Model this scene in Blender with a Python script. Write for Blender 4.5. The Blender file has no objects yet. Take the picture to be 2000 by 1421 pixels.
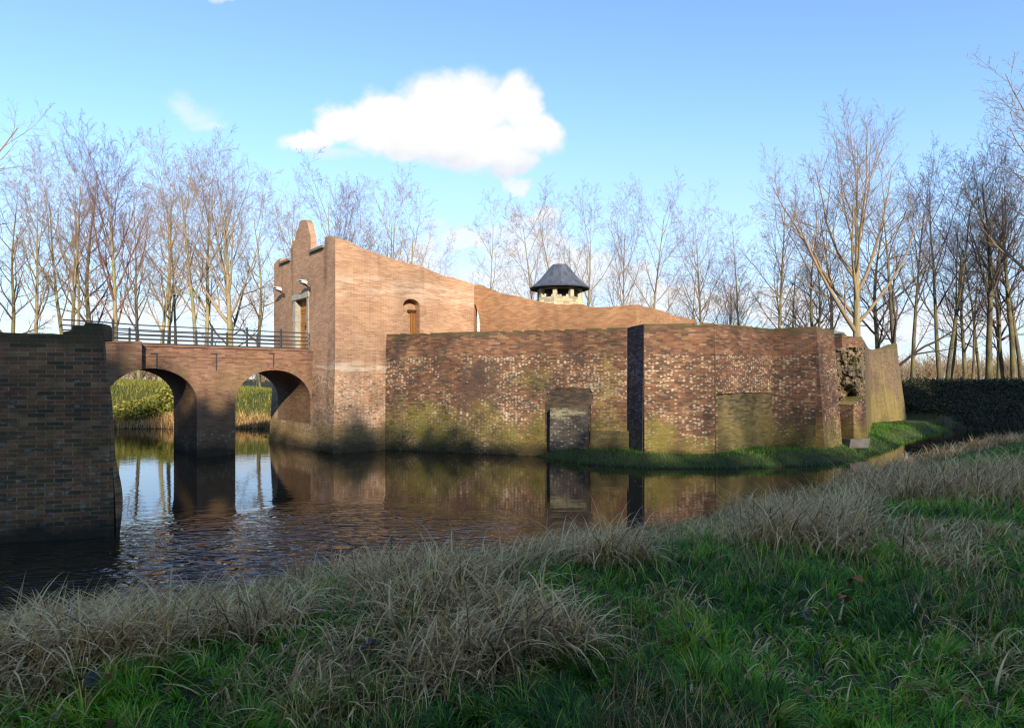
import bpy, bmesh, math, random
import numpy as np
from mathutils import Vector, noise as mnoise
from mathutils.geometry import tessellate_polygon

SC = bpy.context.scene
COL = SC.collection
# ------------------------------------------------------------------ camera
F, HZ, CX, CZ = 1190.0, 740.0, 1000.0, 2.8      # measured: focal length, horizon, centre, eye height over water
cam = bpy.data.cameras.new('camera'); camo = bpy.data.objects.new('camera', cam); COL.objects.link(camo)
cam.sensor_fit = 'HORIZONTAL'; cam.sensor_width = 36.0; cam.lens = 36.0 * F / 2000.0
cam.shift_y = (HZ - 710.5) / 2000.0
cam.clip_start = 0.05; cam.clip_end = 6000
camo.location = (0, 0, CZ); camo.rotation_euler = (math.radians(90), 0, 0)
SC.camera = camo
SC.cycles.use_denoising = True
SC.cycles.filter_width = 1.25
SC.view_settings.view_transform = 'Standard'; SC.view_settings.look = 'None'
SC.view_settings.gamma = 1; SC.view_settings.use_curve_mapping = False
SC.view_settings.exposure = 1.1
# ------------------------------------------------------------------ sun
ELEV = math.radians(22); LH = Vector((-0.28, 0.96)).normalized()      # horizontal travel of the light
sun = bpy.data.lights.new('sun', 'SUN'); suno = bpy.data.objects.new('sun', sun); COL.objects.link(suno)
sun.energy = 4.2; sun.angle = math.radians(0.5); sun.color = (1.0, 0.86, 0.66)
sd = Vector((LH.x * math.cos(ELEV), LH.y * math.cos(ELEV), -math.sin(ELEV)))
suno.rotation_euler = sd.to_track_quat('-Z', 'Y').to_euler(); suno.location = (10, -30, 30)

# ------------------------------------------------------------------ node helper
class NT:
    def __init__(s, tree): s.t = tree; s.n = tree.nodes; s.l = tree.links
    def new(s, typ, **kw):
        n = s.n.new(typ)
        for k, v in kw.items(): setattr(n, k, v)
        return n
    def put(s, sock, v):
        if isinstance(v, bpy.types.NodeSocket): s.l.new(v, sock)
        elif v is not None:
            if sock.type == 'RGBA' and len(v) == 3: v = (*v, 1)
            sock.default_value = v
    def m(s, op, a, b=None, c=None, clamp=False):
        n = s.new('ShaderNodeMath', operation=op, use_clamp=clamp)
        s.put(n.inputs[0], a); s.put(n.inputs[1], b)
        if c is not None: s.put(n.inputs[2], c)
        return n.outputs[0]
    def v(s, op, a, b=None, scale=None):
        n = s.new('ShaderNodeVectorMath', operation=op)
        s.put(n.inputs[0], a)
        if b is not None: s.put(n.inputs[1], b)
        if scale is not None: s.put(n.inputs['Scale'], scale)
        return n.outputs['Value'] if op in ('LENGTH', 'DISTANCE', 'DOT_PRODUCT') else n.outputs['Vector']
    def xyz(s, x, y, z=0.0):
        n = s.new('ShaderNodeCombineXYZ'); s.put(n.inputs[0], x); s.put(n.inputs[1], y); s.put(n.inputs[2], z); return n.outputs[0]
    def sep(s, v):
        n = s.new('ShaderNodeSeparateXYZ'); s.put(n.inputs[0], v); return n.outputs
    def noise(s, vec, scale=1.0, detail=3.0, rough=0.55, out='Fac', dist=0.0):
        n = s.new('ShaderNodeTexNoise'); s.put(n.inputs['Vector'], vec)
        n.inputs['Scale'].default_value = scale; n.inputs['Detail'].default_value = detail
        n.inputs['Roughness'].default_value = rough; n.inputs['Distortion'].default_value = dist
        return n.outputs[out]
    def ss(s, val, lo, hi, a=0.0, b=1.0):
        n = s.new('ShaderNodeMapRange', interpolation_type='SMOOTHSTEP')
        s.put(n.inputs['Value'], val); n.inputs['From Min'].default_value = lo; n.inputs['From Max'].default_value = hi
        n.inputs['To Min'].default_value = a; n.inputs['To Max'].default_value = b
        return n.outputs['Result']
    def mix(s, f, a, b, blend='MIX'):
        n = s.new('ShaderNodeMix', data_type='RGBA', blend_type=blend)
        s.put(n.inputs[0], f); s.put(n.inputs[6], a); s.put(n.inputs[7], b); return n.outputs[2]
    def ramp(s, f, stops, interp='LINEAR'):
        n = s.new('ShaderNodeValToRGB'); s.put(n.inputs[0], f); cr = n.color_ramp; cr.interpolation = interp
        while len(cr.elements) < len(stops): cr.elements.new(0.5)
        for e, (p, c) in zip(cr.elements, stops): e.position = p; e.color = (*c, 1) if len(c) == 3 else c
        return n.outputs[0]
    def bump(s, h, strength=0.5, dist=0.02):
        n = s.new('ShaderNodeBump'); n.inputs['Strength'].default_value = strength; n.inputs['Distance'].default_value = dist
        s.put(n.inputs['Height'], h); return n.outputs[0]

def new_mat(name):
    m = bpy.data.materials.new(name); m.use_nodes = True
    t = NT(m.node_tree); b = m.node_tree.nodes['Principled BSDF']
    b.inputs['Roughness'].default_value = 0.9
    b.inputs['Specular IOR Level'].default_value = 0.25
    return m, t, b

# ------------------------------------------------------------------ sky (Nishita plus clouds laid out by world direction)
wd = bpy.data.worlds.new('World'); SC.world = wd; wd.use_nodes = True
t = NT(wd.node_tree); wd.node_tree.nodes.clear()
sky = t.new('ShaderNodeTexSky', sky_type='NISHITA'); sky.sun_disc = False
sky.sun_elevation = ELEV; sky.sun_rotation = math.atan2(-LH.x, -LH.y)
sky.air_density = 1.0; sky.dust_density = 0.3; sky.ozone_density = 2.0; sky.altitude = 0
gen = t.new('ShaderNodeTexCoord').outputs['Generated']
dx, dy, dz = t.sep(gen)
iy = t.m('DIVIDE', 1.0, t.m('MAXIMUM', dy, 0.08))
pa = t.m('MULTIPLY', dx, iy); pe = t.m('MULTIPLY', dz, iy)
pv = t.xyz(pa, pe)
def blob_mask(blobs, warp, wscale, soft, edge=0.0, seed=0.0):
    w1 = t.noise(t.v('ADD', pv, (seed, seed * .7, 0)), wscale, 5.0, 0.6, 'Color')
    q = t.v('ADD', pv, t.v('SCALE', t.v('SUBTRACT', w1, (0.5, 0.5, 0.5)), scale=warp))
    q = t.v('MULTIPLY', q, (1, 1, 0))
    best = None
    for (px, py, rx, ry) in blobs:
        c = ((px - CX) / F, (HZ - py) / F, 0)
        d = t.v('LENGTH', t.v('DIVIDE', t.v('SUBTRACT', q, c), (rx / F, ry / F, 1)))
        best = d if best is None else t.m('SMOOTH_MIN', best, d, 0.12)
    return t.ss(best, 1.0 + edge, 1.0 - soft + edge)
main = blob_mask([(600, 272, 62, 26), (665, 240, 62, 48), (745, 235, 84, 64), (845, 205, 84, 80), (920, 215, 84, 80),
                  (1012, 210, 54, 78), (1045, 262, 60, 54), (800, 275, 140, 40), (930, 290, 140, 46), (1005, 322, 52, 30)], 0.085, 10.0, 0.52, 0.10)
wisp = blob_mask([(375, 215, 62, 30), (405, 235, 40, 18), (425, 2, 60, 10), (640, 300, 95, 22)], 0.10, 9.0, 0.9, 0.15, 3.0)
low = blob_mask([(985, 430, 80, 44), (890, 470, 70, 40), (1060, 500, 150, 60), (800, 520, 110, 44), (1190, 545, 150, 46), (960, 560, 160, 40), (1340, 590, 170, 36), (1060, 420, 60, 30),
                 (1520, 600, 150, 40), (1700, 640, 200, 46), (1890, 620, 160, 50), (700, 570, 120, 44), (1000, 350, 50, 20), (480, 600, 170, 40), (180, 610, 180, 36)], 0.15, 9.0, 0.55, 0.12, 7.0)
tex = t.noise(t.v('MULTIPLY', pv, (1, 1.6, 0)), 14.0, 6.0, 0.6)
skyc = sky.outputs[0]
hz = t.ss(pe, -0.05, 0.50, 1.0, 0.0)
hzf = t.m('MULTIPLY', hz, 0.80)
cover = t.m('MAXIMUM', main, t.m('MAXIMUM', t.m('MULTIPLY', wisp, 0.42), t.m('MULTIPLY', t.m('MULTIPLY', low, t.ss(tex, 0.25, 0.65, 0.45, 1.0)), 0.95)))
tex2 = t.noise(t.v('MULTIPLY', t.v('ADD', pv, (0.013, -0.02, 0)), (1, 1.5, 0)), 9.0, 5.0, 0.6)
shade = t.ss(t.m('ADD', pe, t.m('MULTIPLY', tex2, 0.24)), 0.37, 0.53)
b_sky = t.new('ShaderNodeBackground'); b_cl = t.new('ShaderNodeBackground'); b_hz = t.new('ShaderNodeBackground')
SKY_TINT = (0.88, 0.97, 1.08)
t.put(b_sky.inputs[0], t.mix(1.0, skyc, SKY_TINT, 'MULTIPLY')); b_sky.inputs[1].default_value = 0.14
t.put(b_hz.inputs[0], (0.70, 0.785, 1.0)); b_hz.inputs[1].default_value = 0.375
t.put(b_cl.inputs[0], t.mix(t.m('MULTIPLY', low, t.m('SUBTRACT', 1.0, main)), t.mix(shade, (0.62, 0.69, 0.82), (0.93, 0.92, 0.91)), t.mix(tex2, (0.74, 0.79, 0.88), (0.98, 0.97, 0.96)))); b_cl.inputs[1].default_value = 0.52
mx1 = t.new('ShaderNodeMixShader'); t.put(mx1.inputs[0], hzf); t.l.new(b_sky.outputs[0], mx1.inputs[1]); t.l.new(b_hz.outputs[0], mx1.inputs[2])
mx2 = t.new('ShaderNodeMixShader'); t.put(mx2.inputs[0], cover); t.l.new(mx1.outputs[0], mx2.inputs[1]); t.l.new(b_cl.outputs[0], mx2.inputs[2])
wo = t.new('ShaderNodeOutputWorld'); t.l.new(mx2.outputs[0], wo.inputs[0])

# ------------------------------------------------------------------ plan geometry helpers
def P(px, py, Y): return Vector(((px - CX) / F * Y, Y, CZ - (py - HZ) / F * Y))
def XY(px, Y): return Vector(((px - CX) / F * Y, Y))
def along(px, o, d):                     # distance along a plan line where it shows at column px
    k = (px - CX) / F
    return (k * o.y - o.x) / (d.x - k * d.y)
def face(px, py, o, d):                  # (distance along the wall, height) of a point seen on a vertical wall
    s = along(px, o, d); Y = o.y + d.y * s
    return (s, CZ - (py - HZ) / F * Y)

def tag(o, label=None, cat=None, group=None, kind=None):
    if label: o['label'] = label
    if cat: o['category'] = cat
    if group: o['group'] = group
    if kind: o['kind'] = kind
    return o
def empty(name, loc, label, cat, group=None):
    o = bpy.data.objects.new(name, None); COL.objects.link(o); o.location = loc
    return tag(o, label, cat, group)

class MB:
    """collects faces with metre UVs; build() links them as one mesh object"""
    def __init__(s): s.v = []; s.f = []; s.uv = []; s.mi = []
    def face(s, pts, uvs=None, mi=0):
        b = len(s.v); s.v += [tuple(p) for p in pts]; s.f.append(tuple(range(b, b + len(pts))))
        s.uv += list(uvs) if uvs else [(p[0] + p[1], p[2]) for p in pts]; s.mi.append(mi)
    def box(s, c, ax, ay, az, mi=0):      # centre, three half-axis vectors
        c = Vector(c); ax = Vector(ax); ay = Vector(ay); az = Vector(az)
        L = [c + ax * i + ay * j + az * k for k in (-1, 1) for j in (-1, 1) for i in (-1, 1)]
        for q, wa, wb in (((0, 1, 3, 2), ax, ay), ((4, 6, 7, 5), ay, ax), ((0, 4, 5, 1), az, ax), ((2, 3, 7, 6), ax, az), ((0, 2, 6, 4), ay, az), ((1, 5, 7, 3), az, ay)):
            pts = [L[i] for i in q]
            hor = Vector((1, 0, 0)) if abs(ax.normalized().z) > .9 else ax.normalized()
            uvs = [((p - c).dot(ax.normalized()) + (p - c).dot(ay.normalized()), p.z + (0 if abs(wa.normalized().z) + abs(wb.normalized().z) > .5 else (p - c).dot(ay.normalized()))) for p in pts]
            s.face(pts, uvs, mi)
    def tube(s, pts, rad, sides=6, cap=True, mi=0):
        pts = [Vector(p) for p in pts]; rings = []; n = len(pts); ul = 0
        for i, p in enumerate(pts):
            d = (pts[min(i + 1, n - 1)] - pts[max(i - 1, 0)]).normalized()
            a = d.orthogonal().normalized() if abs(d.z) > .9 else d.cross(Vector((0, 0, 1))).normalized(); b = d.cross(a)
            r = rad[i] if isinstance(rad, (list, tuple)) else rad
            rings.append([p + (a * math.cos(6.2832 * k / sides) + b * math.sin(6.2832 * k / sides)) * r for k in range(sides)])
        for i in range(n - 1):
            l2 = ul + (pts[i + 1] - pts[i]).length
            for k in range(sides):
                k2 = (k + 1) % sides
                s.face([rings[i][k], rings[i][k2], rings[i + 1][k2], rings[i + 1][k]], [(k * .1, ul), (k * .1 + .1, ul), (k * .1 + .1, l2), (k * .1, l2)], mi)
            ul = l2
        if cap:
            s.face(rings[0][::-1], None, mi); s.face(rings[-1], None, mi)
    def prism(s, outline, holes, o, d, n, th, bat=0.0, ztop=4.6, uo=0.0, back=True, mi=0):
        """vertical wall slab: outline and holes as (along, z) lists; front leans out by bat at z = 0"""
        d3 = Vector((d.x, d.y, 0)); n3 = Vector((n.x, n.y, 0)); o3 = Vector((o.x, o.y, 0))
        def fr(u, z): return o3 + d3 * u + n3 * (bat * (1 - z / ztop)) + Vector((0, 0, z))
        def bk(u, z): return o3 + d3 * u - n3 * th + Vector((0, 0, z))
        loops = [list(outline)] + [list(h) for h in holes]
        flat = [p for l in loops for p in l]
        tris = tessellate_polygon([[Vector((u, z, 0)) for u, z in l] for l in loops])
        for tr in tris:
            pts = [fr(*flat[i]) for i in tr]; idx = list(tr)
            if (pts[1] - pts[0]).cross(pts[2] - pts[0]).dot(n3) < 0: idx.reverse()
            s.face([fr(*flat[i]) for i in idx], [(flat[i][0] + uo, flat[i][1]) for i in idx], mi)
            if back: s.face([bk(*flat[i]) for i in idx[::-1]], [(flat[i][0] + uo, flat[i][1]) for i in idx[::-1]], mi)
        for li, l in enumerate(loops):
            area = sum(l[i][0] * l[(i + 1) % len(l)][1] - l[(i + 1) % len(l)][0] * l[i][1] for i in range(len(l)))
            flip = (area > 0) != (li > 0)
            # orientation of (d, z) against n
            if d3.cross(Vector((0, 0, 1))).dot(n3) < 0: flip = not flip
            for i in range(len(l)):
                a, b = l[i], l[(i + 1) % len(l)]
                hor = abs(b[0] - a[0]) > abs(b[1] - a[1])
                q = [fr(*a), bk(*a), bk(*b), fr(*b)]
                if hor: uv = [(a[0] + uo, a[1]), (a[0] + uo, a[1] + th), (b[0] + uo, a[1] + th), (b[0] + uo, a[1])]
                else: uv = [(uo, a[1]), (uo + th, a[1]), (uo + th, b[1]), (uo, b[1])]
                if not flip: q.reverse(); uv.reverse()
                s.face(q, uv, mi)
    def build(s, name, mats, parent=None, smooth=False):
        me = bpy.data.meshes.new(name); me.from_pydata(s.v, [], s.f)
        ul = me.uv_layers.new(name='UVMap'); ul.data.foreach_set('uv', np.array(s.uv, dtype=np.float32).ravel())
        for m in (mats if isinstance(mats, (list, tuple)) else [mats]): me.materials.append(m)
        me.polygons.foreach_set('material_index', s.mi)
        if smooth: me.polygons.foreach_set('use_smooth', [True] * len(s.f))
        me.update()
        o = bpy.data.objects.new(name, me); COL.objects.link(o)
        if parent: o.parent = parent; o.matrix_parent_inverse = parent.matrix_world.inverted() if False else o.matrix_parent_inverse; o.location = -parent.location
        return o

def np_mesh(name, verts, faces_flat, face_n, mats, attrs=None, smooth=False):
    """fast mesh from numpy: verts (N,3); faces_flat loop vertex ids; face_n verts per face"""
    me = bpy.data.meshes.new(name)
    me.vertices.add(len(verts)); me.vertices.foreach_set('co', verts.astype(np.float32).ravel())
    me.loops.add(len(faces_flat)); me.loops.foreach_set('vertex_index', faces_flat.astype(np.int32))
    st = np.concatenate([[0], np.cumsum(face_n)[:-1]]).astype(np.int32)
    me.polygons.add(len(face_n)); me.polygons.foreach_set('loop_start', st)
    if smooth: me.polygons.foreach_set('use_smooth', np.ones(len(face_n), dtype=bool))
    for k, a in (attrs or {}).items():
        at = me.attributes.new(k, 'FLOAT', 'POINT'); at.data.foreach_set('value', a.astype(np.float32))
    for m in (mats if isinstance(mats, (list, tuple)) else [mats]): me.materials.append(m)
    me.update(calc_edges=True)
    o = bpy.data.objects.new(name, me); COL.objects.link(o)
    return o

# ------------------------------------------------------------------ materials
def brick(name, stops, mortar, h=0.066, L=0.23, pale=0.0, pale_z=9.0, pale_col=(0.46, 0.41, 0.30), moss=0.0, moss_z=2.0, moss_col=(0.17, 0.15, 0.03),
          streak=0.5, low_dark=0.0, top_z=None, white=None, seed=0.0, stain=(0.62, 1.3), bumps=0.5, mottle=0.0, spots=(), hsa=0.2, drip=0.0):
    m, t, b = new_mat(name)
    uv = t.new('ShaderNodeUVMap').outputs[0]
    u, v, _ = t.sep(uv)
    pos = t.new('ShaderNodeNewGeometry').outputs['Position']
    z = t.sep(pos)[2]
    wob = t.m('MULTIPLY', t.m('SUBTRACT', t.noise(t.xyz(u, v, seed), 0.7, 2.0), 0.5), 0.015)
    vh = t.m('DIVIDE', t.m('ADD', v, wob), h); row = t.m('FLOOR', vh); fv = t.m('FRACT', vh)
    uu = t.m('ADD', t.m('DIVIDE', u, L), t.m('MULTIPLY', row, 0.5)); col = t.m('FLOOR', uu); fu = t.m('FRACT', uu)
    wn = t.new('ShaderNodeTexWhiteNoise', noise_dimensions='3D'); t.put(wn.inputs['Vector'], t.xyz(col, row, seed))
    rnd = wn.outputs['Value']
    mm = t.m('MAXIMUM', t.ss(fv, 0.20, 0.10), t.ss(fu, 0.07, 0.03))
    c = t.ramp(rnd, stops)
    c = t.mix(t.m('MULTIPLY', mm, 0.8), c, mortar)
    puv = t.xyz(u, v, seed * 3.1)
    lo = t.noise(puv, 0.55, 5.0, 0.6)
    if pale > 0:
        vo = t.new('ShaderNodeTexVoronoi', voronoi_dimensions='2D', feature='F1')
        wv = t.v('SCALE', t.v('SUBTRACT', t.noise(puv, 5.0, 2.0, .5, 'Color'), (.5, .5, .5)), scale=0.05)
        t.put(vo.inputs['Vector'], t.v('MULTIPLY', t.v('ADD', t.xyz(u, v), wv), (8.2, 15.8, 0))); vo.inputs['Scale'].default_value = 1.0; vo.inputs['Randomness'].default_value = 0.9
        r, g, bb = t.sep(vo.outputs['Color'])
        thr = t.m('ADD', t.m('MULTIPLY', t.ss(lo, 0.35, 0.66), pale), pale * 0.12)
        pm = t.m('MULTIPLY', t.m('GREATER_THAN', thr, r), t.ss(t.m('ADD', vo.outputs['Distance'], t.m('MULTIPLY', bb, 0.22)), 0.62, 0.34))
        pm = t.m('MULTIPLY', pm, t.ss(t.m('ADD', z, t.m('MULTIPLY', lo, 0.8)), pale_z + 0.42, pale_z + 0.28))
        pcol = t.mix(g, tuple(x * 0.62 for x in pale_col), tuple(min(1, x * 1.25) for x in pale_col))
        c = t.mix(t.m('MULTIPLY', pm, 0.88), c, pcol)
        dk = t.m('MULTIPLY', t.m('GREATER_THAN', g, 0.80), t.ss(z, pale_z, pale_z - .3))
        c = t.mix(t.m('MULTIPLY', dk, 0.4), c, (0.035, 0.03, 0.03))
    c = t.mix(1.0, c, t.ramp(lo, [(0.25, (stain[0],) * 3), (0.75, (stain[1],) * 3)]), 'MULTIPLY')
    hs = t.noise(t.xyz(t.m('MULTIPLY', u, 1.0), t.m('MULTIPLY', v, 5.0), seed + 33), 1.6, 5.0, 0.7)
    c = t.mix(1.0, c, t.ramp(hs, [(0.3, (1 - hsa,) * 3), (0.7, (1 + hsa * .9, 1 + hsa * .85, 1 + hsa * .65))]), 'MULTIPLY')
    if mottle > 0:
        md = t.noise(t.xyz(u, t.m('MULTIPLY', v, 1.25), seed + 21), 1.7, 6.0, 0.68)
        c = t.mix(t.m('MULTIPLY', t.ss(md, 0.50, 0.66), mottle), c, (0.040, 0.036, 0.034))
        c = t.mix(t.m('MULTIPLY', t.ss(md, 0.44, 0.32), mottle * .45), c, (0.26, 0.15, 0.085))
    for (su, sz, ru_, rz_, scol, sam) in spots:      # stains and moss patches with a place of their own on the wall
        sn = t.noise(t.xyz(u, v, seed + su), 2.6, 5.0, 0.65)
        sdv = t.v('LENGTH', t.xyz(t.m('DIVIDE', t.m('SUBTRACT', u, su), ru_), t.m('DIVIDE', t.m('SUBTRACT', v, sz), rz_)))
        smk = t.ss(t.m('ADD', sdv, t.m('MULTIPLY', t.m('SUBTRACT', sn, 0.5), 2.8)), 1.15, 0.5)
        grain = t.ss(t.m('ADD', t.m('MULTIPLY', rnd, 0.5), t.noise(t.xyz(u, t.m('MULTIPLY', v, 1.6), seed), 11.0, 4.0, 0.7)), 0.55, 0.85, 0.25, 1.0)
        c = t.mix(t.m('MULTIPLY', t.m('MULTIPLY', smk, grain), sam), c, t.mix(sn, tuple(x * .6 for x in scol), tuple(x * 1.3 for x in scol)))
    if white:
        wz, ww, wa = white      # efflorescence band: centre height, half width, amount
        wn2 = t.noise(t.xyz(t.m('MULTIPLY', u, 0.8), t.m('MULTIPLY', v, 6.0), seed), 1.2, 4.0, 0.65)
        wm = t.m('MULTIPLY', t.ss(t.m('ABSOLUTE', t.m('SUBTRACT', t.m('ADD', z, t.m('MULTIPLY', lo, 0.9)), wz + 0.45)), ww, ww * 0.2), t.ss(wn2, 0.42, 0.62))
        c = t.mix(t.m('MULTIPLY', wm, wa), c, (0.66, 0.58, 0.48))
    st = t.noise(t.xyz(t.m('MULTIPLY', u, 1.7), t.m('MULTIPLY', v, 0.16), seed + 5), 1.0, 4.0, 0.6)
    c = t.mix(t.m('MULTIPLY', t.ss(st, 0.52, 0.72), streak), c, (0.05, 0.042, 0.04))
    if moss > 0:
        mn = t.noise(t.xyz(t.m('MULTIPLY', u, 1.0), t.m('MULTIPLY', v, 0.55), seed + 9), 0.9, 5.0, 0.62)
        grad = t.ss(z, moss_z, moss_z * 0.15)
        mk = t.ss(t.m('ADD', t.m('MULTIPLY', grad, 0.42), mn), 0.62, 0.88)
        fine = t.noise(puv, 14.0, 3.0, 0.6)
        c = t.mix(t.m('MULTIPLY', t.m('MULTIPLY', mk, moss), t.ss(fine, 0.3, 0.6, 0.45, 1.0)), c, t.mix(fine, tuple(x * 0.6 for x in moss_col), tuple(x * 1.35 for x in moss_col)))
    if drip > 0:
        for k_, (dcol, lo_, hi_) in enumerate((((0.055, 0.048, 0.042), .52, .62), ((0.25, 0.20, 0.03), .56, .68), ((0.26, 0.21, 0.13), .58, .68))):
            dn_ = t.noise(t.xyz(t.m('MULTIPLY', u, 3.2), t.m('MULTIPLY', v, 0.22), seed + 40 + 7 * k_), 1.3, 4.0, 0.6)
            c = t.mix(t.m('MULTIPLY', t.ss(dn_, lo_, hi_), drip * .8), c, dcol)
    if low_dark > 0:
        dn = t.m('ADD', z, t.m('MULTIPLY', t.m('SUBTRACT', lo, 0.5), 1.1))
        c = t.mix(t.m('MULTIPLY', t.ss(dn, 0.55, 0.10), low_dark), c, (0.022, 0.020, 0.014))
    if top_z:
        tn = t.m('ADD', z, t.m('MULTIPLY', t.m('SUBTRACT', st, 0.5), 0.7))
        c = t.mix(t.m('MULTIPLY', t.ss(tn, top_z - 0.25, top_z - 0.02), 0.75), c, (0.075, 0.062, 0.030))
    nz = t.sep(t.new('ShaderNodeNewGeometry').outputs['Normal'])[2]
    c = t.mix(t.m('MULTIPLY', t.ss(nz, 0.4, 0.9), 0.8), c, t.mix(lo, (0.10, 0.09, 0.03), (0.22, 0.19, 0.06)))
    t.put(b.inputs['Base Color'], c)
    hgt = t.m('ADD', t.m('MULTIPLY', t.m('SUBTRACT', 1.0, mm), 0.6), t.m('ADD', t.m('MULTIPLY', rnd, 0.4), t.noise(puv, 30.0, 3.0)))
    t.put(b.inputs['Normal'], t.bump(hgt, bumps, 0.02))
    return m

GATE_ST = [(0.0, (0.29, 0.155, 0.09)), (0.35, (0.335, 0.188, 0.112)), (0.7, (0.365, 0.215, 0.13)), (1.0, (0.40, 0.25, 0.155))]
OLD_ST = [(0.0, (0.068, 0.039, 0.029)), (0.3, (0.118, 0.056, 0.036)), (0.65, (0.170, 0.075, 0.043)), (0.88, (0.20, 0.105, 0.058)), (1.0, (0.23, 0.148, 0.085))]
M_GATE = brick('brick_gatehouse', GATE_ST, (0.42, 0.31, 0.22), streak=0.30, white=(6.45, 0.6, 0.30), seed=1.0, stain=(0.84, 1.16), hsa=.07, bumps=.35)
M_GATE_L = brick('brick_gatehouse_entrance', GATE_ST, (0.36, 0.27, 0.21), streak=0.45, seed=2.0, stain=(0.74, 1.15), bumps=0.3, hsa=.08)
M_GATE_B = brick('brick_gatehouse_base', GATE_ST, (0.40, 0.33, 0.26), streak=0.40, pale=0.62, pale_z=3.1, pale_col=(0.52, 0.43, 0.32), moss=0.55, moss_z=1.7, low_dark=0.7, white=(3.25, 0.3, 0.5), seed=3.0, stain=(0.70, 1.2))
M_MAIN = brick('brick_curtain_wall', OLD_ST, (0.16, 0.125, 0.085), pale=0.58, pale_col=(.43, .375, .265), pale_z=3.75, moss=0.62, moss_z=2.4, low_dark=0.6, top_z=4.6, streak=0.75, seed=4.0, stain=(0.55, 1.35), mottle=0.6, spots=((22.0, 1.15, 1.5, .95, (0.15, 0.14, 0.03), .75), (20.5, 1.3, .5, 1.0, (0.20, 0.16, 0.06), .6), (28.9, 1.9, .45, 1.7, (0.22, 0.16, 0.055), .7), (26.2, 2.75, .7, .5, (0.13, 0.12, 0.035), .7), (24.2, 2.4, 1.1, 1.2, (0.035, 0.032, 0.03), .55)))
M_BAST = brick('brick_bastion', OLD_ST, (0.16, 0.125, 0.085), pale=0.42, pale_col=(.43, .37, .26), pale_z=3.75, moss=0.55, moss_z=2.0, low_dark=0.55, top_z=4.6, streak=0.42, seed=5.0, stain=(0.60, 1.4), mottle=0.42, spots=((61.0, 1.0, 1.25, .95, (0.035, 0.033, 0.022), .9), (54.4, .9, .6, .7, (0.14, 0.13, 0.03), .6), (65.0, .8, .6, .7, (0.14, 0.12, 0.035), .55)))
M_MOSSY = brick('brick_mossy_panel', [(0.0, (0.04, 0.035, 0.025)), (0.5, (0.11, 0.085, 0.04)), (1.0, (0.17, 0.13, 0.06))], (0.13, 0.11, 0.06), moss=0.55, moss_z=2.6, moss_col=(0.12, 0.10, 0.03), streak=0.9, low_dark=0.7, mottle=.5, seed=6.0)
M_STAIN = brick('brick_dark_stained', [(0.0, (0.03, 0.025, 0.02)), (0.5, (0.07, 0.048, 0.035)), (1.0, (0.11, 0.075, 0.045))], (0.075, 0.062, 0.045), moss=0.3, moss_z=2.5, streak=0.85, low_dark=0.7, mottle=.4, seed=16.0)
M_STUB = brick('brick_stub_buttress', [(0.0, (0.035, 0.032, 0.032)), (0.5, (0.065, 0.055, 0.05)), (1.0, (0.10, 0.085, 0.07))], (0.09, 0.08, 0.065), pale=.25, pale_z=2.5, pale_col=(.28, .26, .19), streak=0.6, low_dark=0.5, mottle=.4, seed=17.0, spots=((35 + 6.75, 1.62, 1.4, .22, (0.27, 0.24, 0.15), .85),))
M_DARKW = brick('brick_buttress_flank', [(0.0, (0.035, 0.03, 0.035)), (0.6, (0.075, 0.055, 0.055)), (1.0, (0.13, 0.10, 0.095))], (0.10, 0.09, 0.09), pale=0.4, pale_z=3.8, pale_col=(.2, .19, .2), moss=0.2, streak=0.5, seed=7.0)  # the flank's shade is put into these darker brick colours
M_INNER = brick('brick_inner_wall', [(0.0, (0.27, 0.13, 0.065)), (0.5, (0.325, 0.165, 0.085)), (1.0, (0.38, 0.22, 0.115))], (0.30, 0.21, 0.13), streak=0.35, seed=8.0, stain=(0.75, 1.2), hsa=.12)
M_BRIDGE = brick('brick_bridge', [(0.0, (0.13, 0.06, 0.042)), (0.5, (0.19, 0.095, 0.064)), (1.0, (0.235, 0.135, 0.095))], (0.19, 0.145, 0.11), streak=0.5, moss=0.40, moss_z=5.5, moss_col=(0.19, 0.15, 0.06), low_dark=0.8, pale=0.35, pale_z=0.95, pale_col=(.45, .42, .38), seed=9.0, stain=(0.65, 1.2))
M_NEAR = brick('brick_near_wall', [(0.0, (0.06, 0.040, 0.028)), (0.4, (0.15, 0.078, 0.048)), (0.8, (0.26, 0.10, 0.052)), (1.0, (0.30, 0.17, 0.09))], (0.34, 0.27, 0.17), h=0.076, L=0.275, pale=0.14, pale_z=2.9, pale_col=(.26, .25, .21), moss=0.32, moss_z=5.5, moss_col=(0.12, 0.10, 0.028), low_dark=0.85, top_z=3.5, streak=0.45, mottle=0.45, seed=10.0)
M_FAR = brick('brick_far_tower', [(0.0, (0.10, 0.072, 0.045)), (0.5, (0.13, 0.088, 0.052)), (1.0, (0.16, 0.11, 0.065))], (0.13, 0.10, 0.065), moss=0.45, moss_z=4.0, moss_col=(0.21, 0.17, 0.025), streak=0.6, top_z=4.75, seed=11.0, bumps=0.12, mottle=0.35, drip=0.42)
M_TUFF = brick('pale_stone_blocks', [(0.0, (0.36, 0.29, 0.18)), (0.5, (0.50, 0.41, 0.27)), (1.0, (0.62, 0.53, 0.38))], (0.34, 0.28, 0.19), h=0.14, L=0.32, streak=0.15, seed=12.0)
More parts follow.
